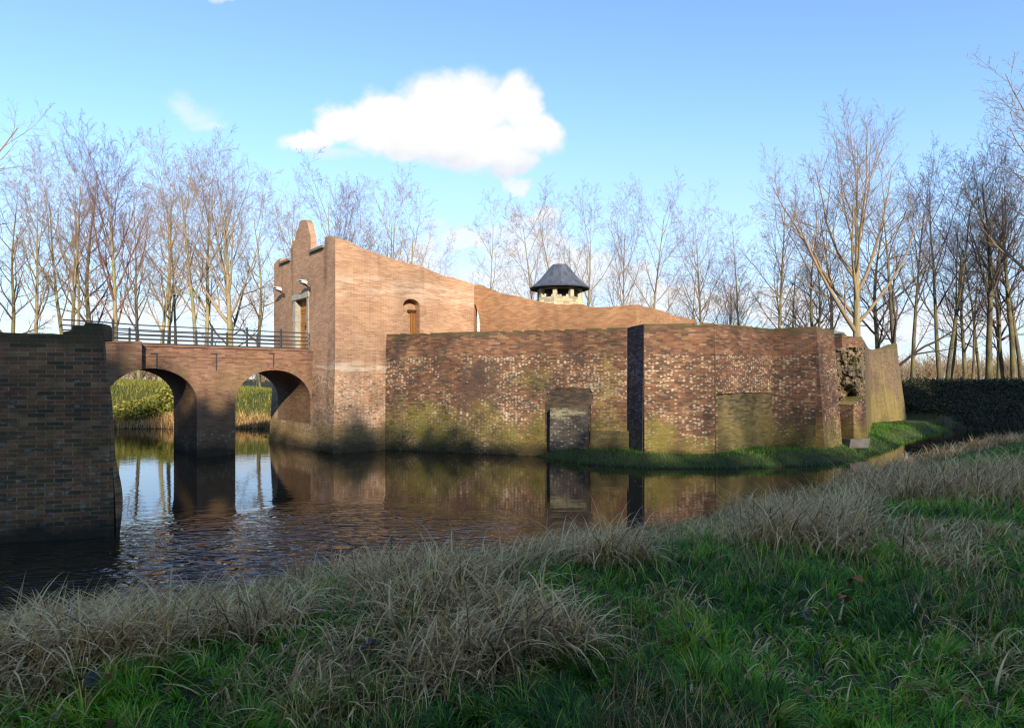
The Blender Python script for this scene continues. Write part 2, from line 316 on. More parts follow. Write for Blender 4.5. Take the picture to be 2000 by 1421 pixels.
def plain(name, col, rough=0.6, var=0.25, scale=6.0, metal=0.0, stretch=(1, 1, 1), bump=0.15):
    m, t, b = new_mat(name)
    pos = t.v('MULTIPLY', t.new('ShaderNodeNewGeometry').outputs['Position'], stretch)
    n = t.noise(pos, scale, 5.0, 0.6)
    t.put(b.inputs['Base Color'], t.mix(n, tuple(x * (1 - var * 1.6) for x in col), tuple(min(1, x * (1 + var * 1.4)) for x in col)))
    b.inputs['Roughness'].default_value = rough; b.inputs['Metallic'].default_value = metal
    t.put(b.inputs['Normal'], t.bump(n, bump, 0.02))
    return m
M_STONE = plain('grey_door_stone', (0.33, 0.31, 0.26), 0.85, 0.3, 5.0)
M_FOOT = plain('dirty_footing_stone', (0.16, 0.15, 0.125), 0.9, 0.4, 3.0)
M_IRON = plain('dark_iron', (0.035, 0.035, 0.042), 0.55, 0.2, 20.0)
M_WOOD = plain('orange_brown_oak', (0.33, 0.145, 0.035), 0.55, 0.35, 9.0, stretch=(4, 4, .35))
M_WOODD = plain('dark_oak_frame', (0.07, 0.03, 0.012), 0.6, 0.3, 9.0, stretch=(4, 4, .4))
M_WHITE = plain('white_lamp_housing', (0.52, 0.52, 0.52), 0.4, 0.05)
M_SLATE, t, b = new_mat('slate_roof')
uv = t.new('ShaderNodeUVMap').outputs[0]; u, v, _ = t.sep(uv)
rw = t.m('FLOOR', t.m('MULTIPLY', v, 11.0)); uu = t.m('ADD', t.m('MULTIPLY', u, 46.0), t.m('MULTIPLY', rw, 0.5))
wn = t.new('ShaderNodeTexWhiteNoise', noise_dimensions='2D'); t.put(wn.inputs['Vector'], t.xyz(t.m('FLOOR', uu), rw))
n = t.noise(t.xyz(t.m('MULTIPLY', u, 30.0), t.m('MULTIPLY', v, 2.0)), 1.0, 4.0)
t.put(b.inputs['Base Color'], t.mix(t.m('MULTIPLY', t.ss(n, .5, .75), .5), t.mix(wn.outputs['Value'], (0.045, 0.052, 0.07), (0.085, 0.095, 0.12)), (0.17, 0.18, 0.20)))
t.put(b.inputs['Normal'], t.bump(t.m('ADD', t.m('FRACT', t.m('MULTIPLY', v, 11.0)), wn.outputs['Value']), 0.35, 0.03)); b.inputs['Roughness'].default_value = 0.5
M_RUBBLE, t, b = new_mat('broken_masonry_core')
pos = t.new('ShaderNodeNewGeometry').outputs['Position']
vo = t.new('ShaderNodeTexVoronoi'); t.put(vo.inputs['Vector'], t.v('MULTIPLY', pos, (1, 1, 1.7))); vo.inputs['Scale'].default_value = 6.0
c = t.mix(t.sep(vo.outputs['Color'])[0], (0.06, 0.045, 0.03), (0.24, 0.18, 0.11))
c = t.mix(t.ss(t.noise(pos, 1.6, 5.0), 0.5, 0.65), c, (0.05, 0.045, 0.02))
t.put(b.inputs['Base Color'], c); t.put(b.inputs['Normal'], t.bump(t.m('ADD', vo.outputs['Distance'], t.noise(pos, 12.0, 4.0)), 0.9, 0.06))

M_WATER, t, b = new_mat('moat_water')
pos = t.new('ShaderNodeNewGeometry').outputs['Position']; wx, wy, wz = t.sep(pos)
gust = t.ss(t.m('ADD', wy, t.m('ADD', t.m('MULTIPLY', t.m('ABSOLUTE', t.m('ADD', wx, 3.6)), 0.55), t.m('MULTIPLY', t.noise(pos, 0.35, 3.0), 5.0))), 17.5, 12.0)
rp = t.v('MULTIPLY', pos, (0.75, 1.7, 1.0))
rip = t.m('ADD', t.noise(rp, 3.4, 1.5, 0.45, dist=1.2), t.m('MULTIPLY', t.noise(t.v('MULTIPLY', pos, (1.0, 1.2, 1)), 1.3, 2.0), 0.6))
calm = t.noise(t.v('MULTIPLY', pos, (0.6, 2.0, 1.0)), 2.2, 2.0)
hgt = t.m('ADD', t.m('MULTIPLY', t.m('MULTIPLY', rip, gust), 0.095), t.m('MULTIPLY', calm, 0.0030))
bp = t.new('ShaderNodeBump'); bp.inputs['Strength'].default_value = 1.0; bp.inputs['Distance'].default_value = 1.0; t.put(bp.inputs['Height'], hgt)
t.put(b.inputs['Normal'], bp.outputs[0])
t.put(b.inputs['Base Color'], (0.022, 0.016, 0.009)); b.inputs['Roughness'].default_value = 0.015; b.inputs['IOR'].default_value = 1.6; b.inputs['Specular IOR Level'].default_value = 0.5

M_GROUND, t, b = new_mat('grassy_soil')
pos = t.new('ShaderNodeNewGeometry').outputs['Position']
n1 = t.noise(pos, 0.6, 6.0, 0.6); n2 = t.noise(pos, 9.0, 5.0, 0.65)
c = t.mix(t.ss(n1, 0.4, 0.62), (0.035, 0.055, 0.016), (0.075, 0.075, 0.028))
c = t.mix(t.ss(n2, 0.45, 0.7), c, (0.038, 0.030, 0.018))
c = t.mix(t.ss(t.sep(pos)[2], 0.10, -0.02), c, (0.012, 0.011, 0.007))
t.put(b.inputs['Base Color'], c); t.put(b.inputs['Normal'], t.bump(n2, 0.8, 0.08))

def blade_mat(name, stops, rough=0.55, trans=0.25):
    m, t, b = new_mat(name)
    at = t.new('ShaderNodeAttribute', attribute_name='rnd').outputs['Fac']
    c = t.ramp(at, stops)
    t.put(b.inputs['Base Color'], c); b.inputs['Roughness'].default_value = rough; b.inputs['Specular IOR Level'].default_value = 0.3
    tr = t.new('ShaderNodeBsdfTranslucent'); t.put(tr.inputs[0], c)
    mx = t.new('ShaderNodeMixShader'); mx.inputs[0].default_value = trans
    t.l.new(b.outputs[0], mx.inputs[1]); t.l.new(tr.outputs[0], mx.inputs[2])
    t.l.new(mx.outputs[0], m.node_tree.nodes['Material Output'].inputs[0])
    return m
M_BLADE = blade_mat('green_grass_blades', [(0.0, (0.014, 0.038, 0.004)), (0.34, (0.078, 0.245, 0.008)), (0.68, (0.20, 0.45, 0.010)), (0.86, (0.40, 0.42, 0.03)), (1.0, (0.62, 0.42, 0.11))])
M_FOOTG = blade_mat('castle_foot_grass', [(0.0, (0.018, 0.05, 0.005)), (0.5, (0.062, 0.19, 0.010)), (0.85, (0.125, 0.28, 0.012)), (1.0, (0.22, 0.22, 0.03))])
M_DRY = blade_mat('dry_grass_blades', [(0.0, (0.075, 0.042, 0.014)), (0.35, (0.34, 0.195, 0.075)), (0.7, (0.68, 0.44, 0.18)), (1.0, (0.84, 0.62, 0.29))])
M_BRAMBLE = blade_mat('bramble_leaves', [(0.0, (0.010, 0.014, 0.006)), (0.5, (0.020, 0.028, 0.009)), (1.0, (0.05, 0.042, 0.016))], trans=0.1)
M_BUSH = blade_mat('sunlit_bush_leaves', [(0.0, (0.07, 0.10, 0.015)), (0.5, (0.20, 0.22, 0.03)), (1.0, (0.36, 0.28, 0.08))])
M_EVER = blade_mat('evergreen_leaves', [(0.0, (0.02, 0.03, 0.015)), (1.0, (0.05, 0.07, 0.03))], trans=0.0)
def bark(name, lo, hi, moss):
    m, t, b = new_mat(name)
    pos = t.new('ShaderNodeNewGeometry').outputs['Position']
    n = t.noise(t.v('MULTIPLY', pos, (1, 1, .25)), 7.0, 5.0, 0.65); n2 = t.noise(pos, 0.8, 3.0)
    c = t.mix(t.ss(n, .3, .7), lo, hi); c = t.mix(t.m('MULTIPLY', t.ss(n2, .4, .65), moss), c, (0.20, 0.19, 0.055))
    t.put(b.inputs['Base Color'], c); t.put(b.inputs['Normal'], t.bump(n, .6, .03)); return m
M_BARK = bark('mossy_pale_bark', (0.145, 0.115, 0.066), (0.30, 0.245, 0.14), 0.6)
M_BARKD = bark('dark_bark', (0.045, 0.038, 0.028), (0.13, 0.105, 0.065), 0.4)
M_TWIG = plain('grey_mauve_twigs', (0.255, 0.18, 0.105), 0.8, 0.3, 0.6)
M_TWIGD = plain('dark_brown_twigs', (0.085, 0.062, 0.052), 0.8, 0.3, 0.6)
M_TWIGR = plain('reddish_budding_twigs', (0.165, 0.088, 0.068), 0.8, 0.3, 0.6)
M_LEAF = plain('wet_brown_leaf', (0.055, 0.042, 0.045), 0.35, 0.3, 30.0)
M_LEAFO = plain('orange_leaf', (0.34, 0.11, 0.025), 0.5, 0.3, 30.0)
M_FENCE = plain('grey_green_galvanised_metal', (0.22, 0.27, 0.25), 0.5, 0.2, 10.0, 0.4)

# ------------------------------------------------------------------ terrain: one sheet, sunk below the moat
N_, E_, I_, L_ = (1.2, 5.0), (2.6, 7.0), (0.36, 0.9), (3.5, 1.6)
MOAT = [((-24, 4.6), N_), ((-12, 5.4), N_), ((-6.2, 6.7), N_), ((-5.2, 7.4), N_), ((-4.0, 7.7), N_), ((-3.0, 8.5), N_), ((-2.2, 9.2), N_), ((0, 9.7), N_), ((1.9, 10.8), N_),
        ((4.5, 12.6), N_), ((9.6, 17.2), N_), ((14.9, 22), N_), ((19.4, 25.4), N_), ((24.3, 28.6), N_), ((70, 34), E_), ((70, 42), E_), ((30, 37), E_), ((26.5, 33.6), E_),
        ((24.3, 33.6), I_), ((18.1, 27.8), I_), ((15.1, 24.1), I_), ((13.4, 22.5), I_), ((11.5, 20.6), I_), ((10.3, 19.8), I_), ((8.24, 19.15), I_), ((6.5, 18.95), I_), ((4.24, 19.0), I_), ((2.5, 19.8), I_),
        ((1.15, 21.3), I_), ((0.4, 22.9), I_), ((-4.6, 24.95), I_), ((-6.4, 23.9), I_), ((-10.3, 28.2), I_), ((-12.2, 29.5), I_), ((-9.5, 33.8), (2.15, 5.0)), ((-13, 34.3), (2.15, 5.0)), ((-21.7, 34.2), (2.15, 5.0)),
        ((-29, 34), L_), ((-29, 29), L_), ((-18.5, 25.5), L_), ((-14.4, 20.7), L_), ((-9.6, 13.6), L_), ((-8.0, 11.45), L_), ((-24, 6.8), L_)]
_mp = np.array([p for p, _ in MOAT], float); _mt = np.array([q for _, q in MOAT], float)
def moat_sd(x, y):
    a = _mp; b = np.roll(_mp, -1, 0)
    px = x[:, None]; py = y[:, None]
    ab = b - a; tt = ((px - a[:, 0]) * ab[:, 0] + (py - a[:, 1]) * ab[:, 1]) / (ab ** 2).sum(1)
    tt = np.clip(tt, 0, 1)
    d = np.hypot(px - a[:, 0] - tt * ab[:, 0], py - a[:, 1] - tt * ab[:, 1])
    c = ((a[:, 1] > py) != (b[:, 1] > py)) & (px < ab[:, 0] * (py - a[:, 1]) / np.where(ab[:, 1] == 0, 1e-9, ab[:, 1]) + a[:, 0])
    inside = c.sum(1) % 2 == 1
    w = 1 / (d + 0.05) ** 4; w /= w.sum(1, keepdims=True)
    return d.min(1), inside, (w * _mt[:, 0]).sum(1), (w * _mt[:, 1]).sum(1)
def wavy(x, y):
    return (np.sin(x * 1.9 + 1.3 * np.sin(y * 1.1)) * np.cos(y * 2.3 + np.sin(x * .9)) * .5 + np.sin(x * 4.7 + y * 3.1) * np.sin(y * 5.3 - x * 2.2) * .3)
def terrain(x, y):
    x = np.atleast_1d(np.asarray(x, float)); y = np.atleast_1d(np.asarray(y, float))
    d, ins, hm, wd_ = moat_sd(x, y)
    d = d + 0.18 * wavy(x * 1.3, y * 1.3) * np.clip(d * 2, 0, 1)
    s = np.clip(d / wd_, 0, 1); up = hm * (s * s * (3 - 2 * s)) * .75 + hm * .25 * s
    far = np.clip((np.hypot(x, y - 25) - 45) / 30, 0, 1)
    up = up * (1 - far) + 2.6 * far
    sm = np.clip((x - 24.2) / 4.0, 0, 1); capc = .38 + 2.3 * sm * sm * (3 - 2 * sm)
    up = np.where((y > 1.05 * x + 8.2) & (x > 3) & (y < 46) & (x < 29), np.minimum(up, capc), up)
    up = up + wavy(x, y) * np.where(hm < 2, .05, .09) * np.clip(d, 0, 1)
    dn = -1.3 * np.clip(d / 1.2, 0, 1) - .02
    return np.where(ins, dn, up)
def th1(x, y): return float(terrain([x], [y])[0])
def axis(lo, hi, step, far):
    a = list(np.arange(lo, hi + 1e-6, step)); s = step
    while a[-1] < far: s *= 1.35; a.append(a[-1] + s)
    s = step
    while a[0] > -far: s *= 1.35; a.insert(0, a[0] - s)
    return np.array(a)
gx = axis(-30, 40, 0.3, 3000); gy = axis(1, 50, 0.25, 3000)
GX, GY = np.meshgrid(gx, gy); gz = terrain(GX.ravel(), GY.ravel())
nx, ny = len(gx), len(gy); ii = np.arange((ny - 1) * nx).reshape(ny - 1, nx)[:, :-1].ravel()
fl = np.stack([ii, ii + 1, ii + nx + 1, ii + nx], 1).ravel()
g = np_mesh('ground', np.stack([GX.ravel(), GY.ravel(), gz], 1), fl, np.full(len(ii), 4), M_GROUND, smooth=True)
tag(g, kind='structure')
wb = MB(); wb.face([(-60, 2, 0), (90, 2, 0), (90, 60, 0), (-60, 60, 0)]); tag(wb.build('moat_water', M_WATER), kind='structure')

def ground_px(px, py):                  # where a sight line meets the ground or the water
    Y = np.linspace(2.0, 60, 2000); X = (px - CX) / F * Y; Z = CZ - (py - HZ) / F * Y
    h = np.maximum(terrain(X, Y), 0); k = np.argmax(Z < h)
    return X[k], Y[k]

def ragged(L, za, zb, jag, seed, lo=0.0):
    r_ = random.Random(seed); pts = [(lo, za)]; s_ = lo
    while True:                                     # brick-length steps, a course missing here and there
        e_ = s_ + r_.choice((.11, .22, .22, .33)); dz_ = -.055 * (r_.random() < .22) - .05 * (r_.random() < .05) + r_.uniform(-.4, .4) * jag
        if e_ > L - .12: break
        f0_, f1_ = (s_ - lo) / (L - lo), (e_ - lo) / (L - lo)
        pts += [(s_ + .012, za + (zb - za) * f0_ + dz_), (e_ - .012, za + (zb - za) * f1_ + dz_ + r_.uniform(-.3, .3) * jag)]; s_ = e_
    return pts + [(L, zb)]
# ------------------------------------------------------------------ gatehouse
V2 = Vector
C = XY(655, 23.0); U = Vector((0.762, 0.648)).normalized(); Vd = Vector((-U.y, U.x)); NR = Vector((U.y, -U.x)); NL = -U
gate = empty('gatehouse', (C.x, C.y, 0), 'tall brick gatehouse with ragged stepped gable and panelled door at the bridge end', 'gatehouse')
def c6(x, y): return face(520 + x / 5.075, 420 + y / 5.075, C, Vd)
ZB = 3.95; TG = 0.25
sL = 6.62
top = [c6(*q) for q in ((80, 480), (110, 445), (140, 425), (140, 488), (243, 448), (237, 330), (262, 320), (265, 258), (290, 245), (296, 165), (318, 125), (332, 62), (350, 52), (392, 46), (404, 66), (416, 110), (428, 165), (440, 215), (440, 375), (577, 318), (580, 218), (640, 207))]
zc = face(655, 465, C, Vd)[1]
ds0, ds1 = along(603.5, C, Vd), along(573.5, C, Vd)           # stone door surround
dz = face(588, 573, C, Vd)[1]
door_hole = [(ds0, ZB + 0.02), (ds0, dz), (ds1, dz), (ds1, ZB + 0.02)]
mb = MB()
outl = [(0.0, ZB), (0.0, zc)] + [(s, z) for s, z in reversed(top)] + [(sL, top[0][1] - 0.12), (sL, ZB)]
mb.prism(outl, [door_hole], C, Vd, NL, TG, uo=0)
for i, f in enumerate(mb.f):
    if max(abs((Vector(mb.v[q][:2]) - C).dot(Vd)) for q in f) < 1e-4: mb.mi[i] = 1
mb.build('entrance_front', [M_GATE_L, M_GATE], gate)
def c1(x, y): return face(650 + x / 7.894, 460 + y / 7.894, C, U)
def c4(x, y): return face(780 + x / 11.11, 540 + y / 11.11, C, U)
rt = [c1(*q) for q in ((200, 72), (300, 108), (330, 135), (420, 180), (440, 200), (520, 213), (600, 248), (680, 272), (800, 308), (900, 350), (1000, 384), (1100, 405), (1180, 430), (1310, 458))]
rt += [c4(*q) for q in ((560, -182), (700, -128), (860, -62), (1000, 0), (1060, 6), (1190, 12), (1200, 38), (1310, 58), (1330, 80), (1450, 95), (1480, 125), (1600, 148))]
tR = along(925.5, C, U)
wl, wr = along(787.4, C, U), along(819.7, C, U); ws = face(787, 596, C, U)[1]; wtop = face(803, 583.5, C, U)[1]
wc, wh = (wl + wr) / 2, (wr - wl) / 2
win = [(wl, 4.25)] + [(wc - wh * math.cos(a), ws + (wtop - ws) * math.sin(a)) for a in np.linspace(0, math.pi, 15)] + [(wr, 4.25)]
mb = MB()
outl = [(TG, ZB), (TG, zc - 0.02)] + [(s, z) for s, z in rt if s > TG + .05] + [(tR, rt[-1][1] - .1), (tR, ZB)]
mb.prism(outl, [win], C, U, NR, TG + .1, uo=0)
mb.build('flank_wall', M_GATE, gate)
# blind niche behind the arched opening, with its small door
mb = MB(); o2 = C - NR * (TG + .10)
mb.prism([(wl - .15, 4.1), (wl - .15, wtop + .15), (wr + .25, wtop + .15), (wr + .25, 4.1)], [], o2, U, NR, 0.2); mb.build('niche_back', M_GATE, gate)
nd = along(801, o2, U), along(815.5, o2, U); nz = face(808, 611, o2, U)[1]
def onw(o, d, s, z, n, out): q = o + d * s + n * out; return Vector((q.x, q.y, z))
d3u = Vector((U.x, U.y, 0)); n3r = Vector((NR.x, NR.y, 0)); d3v = Vector((Vd.x, Vd.y, 0)); n3l = Vector((NL.x, NL.y, 0)); Z3 = Vector((0, 0, 1))
mb = MB(); mb.box(onw(o2, U, sum(nd) / 2, (4.2 + nz) / 2, NR, .03), d3u * (nd[1] - nd[0]) / 2, n3r * .028, Z3 * (nz - 4.2) / 2)
for k in range(1, 5):
    mb.box(onw(o2, U, nd[0] + (nd[1] - nd[0]) * k / 5, (4.2 + nz) / 2, NR, .06), d3u * .006, n3r * .004, Z3 * (nz - 4.2) / 2, 1)
sdoor = mb.build('side_door', [M_WOOD, M_WOODD], gate)
mb = MB(); mb.box(onw(o2, U, sum(nd) / 2 - .06, nz + .06, NR, .05), d3u * ((nd[1] - nd[0]) / 2 + .08), n3r * .045, Z3 * .055); mb.build('door_lintel', M_WOODD, gate)
# battered base, as a frustum down into the water
mb = MB(); B0 = 0.16
def corner(a, b, z, e): q = C + U * a + Vd * b + (NR * e if b == 0 else -NR * e) + (NL * e if a == 0 else -NL * e); return Vector((q.x, q.y, z))
cs = [(0, 0), (6.2, 0), (6.2, sL), (0, sL)]
for k in range(4):
    a, b = cs[k], cs[(k + 1) % 4]; ln = math.hypot(b[0] - a[0], b[1] - a[1])
    for z0, z1, e0, e1 in ((-1.2, 1.0, B0 * 1.35, B0 * .75), (1.0, ZB, B0 * .75, 0.0)):
        q = [corner(*a, z0, e0), corner(*b, z0, e0), corner(*b, z1, e1), corner(*a, z1, e1)]
        mb.face(q, [(0, z0), (ln, z0), (ln, z1), (0, z1)])
mb.build('base', M_GATE_B, gate)
# rear flank seen through gaps
mb = MB(); o3 = C + Vd * sL
mb.prism([(TG, ZB), (TG, 7.4), (1.6, 7.0), (3.2, 6.4), (6.2, 5.6), (6.2, ZB)], [], o3, U, -NR, TG); mb.build('rear_flank_wall', M_GATE, gate)
# stone surround and panelled door
mb = MB(); jw = 0.17
for s0, s1 in ((ds0, ds0 + jw), (ds1 - jw * 1.6, ds1)):
    zz = ZB + .02; k = 0
    while zz < dz - .3:
        hh = min(0.42, dz - .24 - zz)
        ex = .03 if k % 2 else 0
        mb.box(onw(C, Vd, (s0 + s1) / 2, zz + hh / 2, NL, -.12 + ex * .3), d3v * ((s1 - s0) / 2 + (ex * .5)), n3l * .15, Z3 * (hh / 2 - .004)); zz += hh; k += 1
mb.box(onw(C, Vd, (ds0 + ds1) / 2, dz - .12, NL, -.10), d3v * ((ds1 - ds0) / 2 + .06), n3l * .17, Z3 * .118)
sur = mb.build('door_surround', M_STONE, gate)
e0, e1 = ds0 + jw, ds1 - jw * 1.6; ez = dz - .24
mb = MB(); mb.box(onw(C, Vd, (e0 + e1) / 2, (ZB + ez) / 2, NL, -.24), d3v * ((e1 - e0) / 2), n3l * .025, Z3 * ((ez - ZB) / 2))
w = (e1 - e0)
def dpan(sa, sb, za, zb):
    mb.box(onw(C, Vd, e0 + w * (sa + sb) / 2, ZB + (ez - ZB) * (za + zb) / 2, NL, -.215), d3v * (w * (sb - sa) / 2), n3l * .02, Z3 * ((ez - ZB) * (zb - za) / 2), 0)
for x0_, x1_ in ((0, .08), (.46, .54), (.92, 1)): dpan(x0_, x1_, 0.0, .78)
for zz in (0.0, .22, .50, .74, .80): dpan(0, 1, zz, zz + .045)
for x0_, x1_ in ((0, .08), (.30, .36), (.64, .70), (.92, 1)): dpan(x0_, x1_, .845, 1)
for xx in (.12, .58):
    for z0_, z1_ in ((.28, .48), (.56, .72)): dpan(xx, xx + .30, z0_, z1_)
dr = mb.build('entrance_door', M_WOOD, gate)
mb = MB(); mb.box(onw(C, Vd, e0 + w * .5, ZB + 1.05, NL, -.17), d3v * .03, n3l * .03, Z3 * .06); mb.build('handle', M_IRON, dr).location = (0, 0, 0)
# stone sills in the two gable gaps
for a, b in ((c6(140, 488), c6(243, 448)), (c6(440, 375), c6(577, 318))):
    mb = MB(); zz = (a[1] + b[1]) / 2
    mb.box(onw(C, Vd, (a[0] + b[0]) / 2, zz + .035, NL, -TG / 2 + .04), d3v * (abs(a[0] - b[0]) / 2 - .01), n3l * (TG / 2 + .06), Z3 * .05); mb.build('gable_sill', M_FOOT, gate)
# flood lamps
for px, py, lab in ((556, 567, 'white flood lamp on the gatehouse front, left of the door lintel'), (606, 554, 'white flood lamp on the gatehouse front, right above the door lintel')):
    s, z = face(px, py, C, Vd)
    base = onw(C, Vd, s, z, NL, 0); fl_ = empty('flood_lamp', base, lab, 'lamp', 'flood lamps on the gatehouse front')
    mb = MB(); mb.box(base + n3l * .30 + Z3 * .03, d3v * .17, n3l * .11 + Z3 * .03, Z3 * .055 - n3l * .015); mb.box(base + n3l * .36 + Z3 * .09, d3v * .18, n3l * .12, Z3 * .012); mb.build('lamp_housing', M_WHITE, fl_)
    mb = MB(); mb.tube([base + n3l * -.01 - Z3 * .22, base + n3l * .12 - Z3 * .12, base + n3l * .28 - Z3 * .02], .03, 6); mb.box(base - Z3 * .22 + n3l * .02, d3v * .06, n3l * .02, Z3 * .08); mb.build('bracket', M_IRON, fl_)

# ------------------------------------------------------------------ bridge
sB = 2.08; BW = 3.7; BO = C + Vd * sB                  # front plane meets the gatehouse here; runs along -U
ZD = 3.92
def bface(px, py): t_, z_ = face(px, py, BO, -U); return t_, z_
bridge = empty('brick_bridge', (BO.x, BO.y, 0), 'two-arched brick bridge with black iron railings leading to the gatehouse door', 'bridge')
ar = [(0.12, 2.98), (4.28, 7.12)]
def arch(t0, t1, spring, crown, zb=-1.2):
    c = (t0 + t1) / 2; h = (t1 - t0) / 2
    return [(t0, zb)] + [(c - h * math.cos(a), spring + (crown - spring) * math.sin(a)) for a in np.linspace(0, math.pi, 25)] + [(t1, zb)]
A1 = arch(*ar[0], 1.95, 3.15); A2 = arch(*ar[1], 1.95, 3.17)
TE = 12.5
outl = [(0, ZD), (0.0, -1.2)] + A1 + A2 + [(TE, -1.2), (TE, ZD)]
mb = MB(); mb.prism(outl, [], BO, -U, NR, BW); mb.build('bridge_body', M_BRIDGE, bridge)
# brick arch rings, slightly proud
for (t0, t1), zc_ in ((ar[0], 3.15), (ar[1], 3.17)):
    mb = MB()
    c = (t0 + t1) / 2; h = (t1 - t0) / 2; aa = np.linspace(0.0, math.pi, 31)
    for k in range(30):
        q = []
        for a, r in ((aa[k], 0), (aa[k + 1], 0), (aa[k + 1], .30), (aa[k], .30)):
            q.append((c - (h + r) * math.cos(a), 1.95 + (zc_ - 1.95 + r) * math.sin(a)))
        if max(p[0] for p in q) > 5.95: continue
        q = [(max(0.02, p[0]), p[1]) for p in q]
        mb.prism(q, [], BO + NR * .012, -U, NR, .05, uo=k * .23)
    mb.build('arch_ring', M_BRIDGE, bridge)
# projecting abutment on the left, cut by the same arch
WO = 0.42; tw = along(277, BO + NR * WO, -U)
mb = MB(); outl = [(tw, ZD + .06)] + [(tw, [z for t_, z in zip([p[0] for p in A2], [p[1] for p in A2]) if t_ >= tw][0])] + [p for p in A2 if p[0] > tw] + [(TE, -1.2), (TE, ZD + .06)]
mb.prism(outl, [], BO + NR * WO, -U, NR, WO - .004); mb.build('abutment', M_BRIDGE, bridge)
# coping course
mb = MB(); mb.box(onw(BO, -U, tw / 2, ZD + .035, NR, -.22), d3u * (tw / 2), n3r * .27, Z3 * .035)
mb.box(onw(BO, -U, TE / 2, ZD + .035, NR, -BW + .22), d3u * (TE / 2), n3r * .24, Z3 * .035)
mb.box(onw(BO, -U, (tw + TE) / 2, ZD + .10, NR, WO - .25), d3u * ((TE - tw) / 2), n3r * .28, Z3 * .035)
mb.box(onw(BO, -U, tw / 2, ZD - .33, NR, .012), d3u * (tw / 2), n3r * .014, Z3 * .014)
mb.build('coping', M_BRIDGE, bridge)
for px in (306, 422, 534):
    s, z1_ = bface(px, 690); z0_ = bface(px, 722 if px == 422 else 716)[1]
    mb = MB(); mb.box(onw(BO, -U, s, (z0_ + z1_) / 2, NR, .03), d3u * .014, n3r * .014, Z3 * (abs(z1_ - z0_) / 2))
    mb.box(onw(BO, -U, s + .08, z1_, NR, .03), d3u * .11, n3r * .012, Z3 * .012); mb.build('wall_anchor', M_IRON, bridge)
def railing(name, pts, tall, short, hgt, zend):
    """pts: plan points of the run, rails at five heights, tall and short posts at distances along it"""
    r = MB(); seg = []
    L = 0
    for a, b in zip(pts[:-1], pts[1:]): seg.append((L, a, b)); L += (b - a).length
    def at(s_):
        for l0, a, b in reversed(seg):
            if s_ >= l0: return a + (b - a) * min(1, (s_ - l0) / (b - a).length)
        return pts[0]
    for fr_ in (.06, .27, .48, .69, .92):
        r.tube([Vector((p.x, p.y, zend + hgt * fr_)) for p in pts], .022, 5)
    for a, b in ((.92, .69), (.48, .27)):
        p = pts[0]; r.tube([(p.x, p.y, zend + hgt * a), (p.x, p.y, zend + hgt * b)], .016, 5)
    o = r.build(name, M_IRON, bridge)
    for s_ in tall + short:
        p = at(s_); k = 1.0 if s_ in tall else .98; m_ = MB(); rr = .040 if s_ in tall else .030
        m_.tube([(p.x, p.y, zend - .03), (p.x, p.y, zend + hgt * k)], rr, 7)
        if s_ in tall: m_.tube([(p.x, p.y, zend + hgt), (p.x, p.y, zend + hgt + .03), (p.x, p.y, zend + hgt + .07)], [.042, .042, .012], 7)
        po = m_.build('post', M_IRON, o); po.location = (0, 0, 0)
    return o
RO = BO - NR * .30
tk = along(267, RO, -U)
fr0 = RO - U * .05; fr1 = RO - U * tk; fr2 = fr1 - U * 1.2 + NR * .55; fr3 = fr2 - U * .9 + NR * .1
tall = [along(px, RO, -U) - .05 for px in (549, 482.5, 414, 342)] + [tk - .05]
railing('railing', [fr0, fr1, fr2, fr3], tall + [tk + .75], [], .72, ZD + .07)
RB = BO - NR * (BW - .30)
tb = [along(px, RB, -U) for px in (505, 446, 386, 322, 256)]
railing('railing', [RB - U * .05, RB - U * 7.5, RB - U * (along(172, RB, -U))], tb, [], .72, ZD + .07)

# ------------------------------------------------------------------ curtain wall
A = XY(755, 24.4); Bp = XY(1225, 21.3); WD = (Bp - A).normalized(); WN = Vector((WD.y, -WD.x))
if WN.y > 0: WN = -WN
WL = (Bp - A).length
cw = empty('curtain_wall', (A.x, A.y, 0), 'long weathered brick curtain wall with pale stones and a stub buttress right of the gatehouse', 'wall')
def mface(px, py): return face(px, py, A, WD)
rr = random.Random(3)
topw = None
n0, n1 = mface(1066, 800)[0], mface(1158, 800)[0]; nt = mface(1110, 757)[1]; nl = mface(1110, 795)[1]
topw = ragged(WL, 4.6, 4.6, .02, 21, -.05)
niche = [(n0, .5), (n0, nt - .62), (n0 + .05, nt - .35), (n0 + .2, nt - .1), (n0 + .42, nt), (n0 + .7, nt - .03), (n0 + 1.0, nt + .03), (n0 + 1.3, nt - .02), (n1 - .08, nt - .01), (n1 - .02, nt - .12), (n1 + .03, nt - .3), (n1, nt - .5), (n1 - .04, nt - .6), (n1, .5)]
e0_, e1_ = mface(1166, 860)[0], mface(1224, 860)[0]; et = mface(1190, 851)[1]
foot = [(e0_, .02), (e0_ + .1, et - .12), (e0_ + .4, et - .02), (e0_ + .8, et - .05), (e1_ - .06, et), (e1_ - .05, .02)]
mb = MB(); mb.prism([(-.3, -1.2), (-.3, 4.6)] + topw + [(WL, -1.2)], [niche, foot], A, WD, WN, 0.6, bat=.22, ztop=4.6, uo=20)
mb.build('wall_face', M_MAIN, cw)
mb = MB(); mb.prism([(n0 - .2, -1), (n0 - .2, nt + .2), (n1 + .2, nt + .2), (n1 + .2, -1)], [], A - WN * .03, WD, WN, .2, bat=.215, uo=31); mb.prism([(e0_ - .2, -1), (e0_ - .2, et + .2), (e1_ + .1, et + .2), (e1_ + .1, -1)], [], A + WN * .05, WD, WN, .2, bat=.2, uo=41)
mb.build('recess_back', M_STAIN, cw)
mb = MB(); i0 = mface(1075, 800)[0] + .10; n1 -= .08
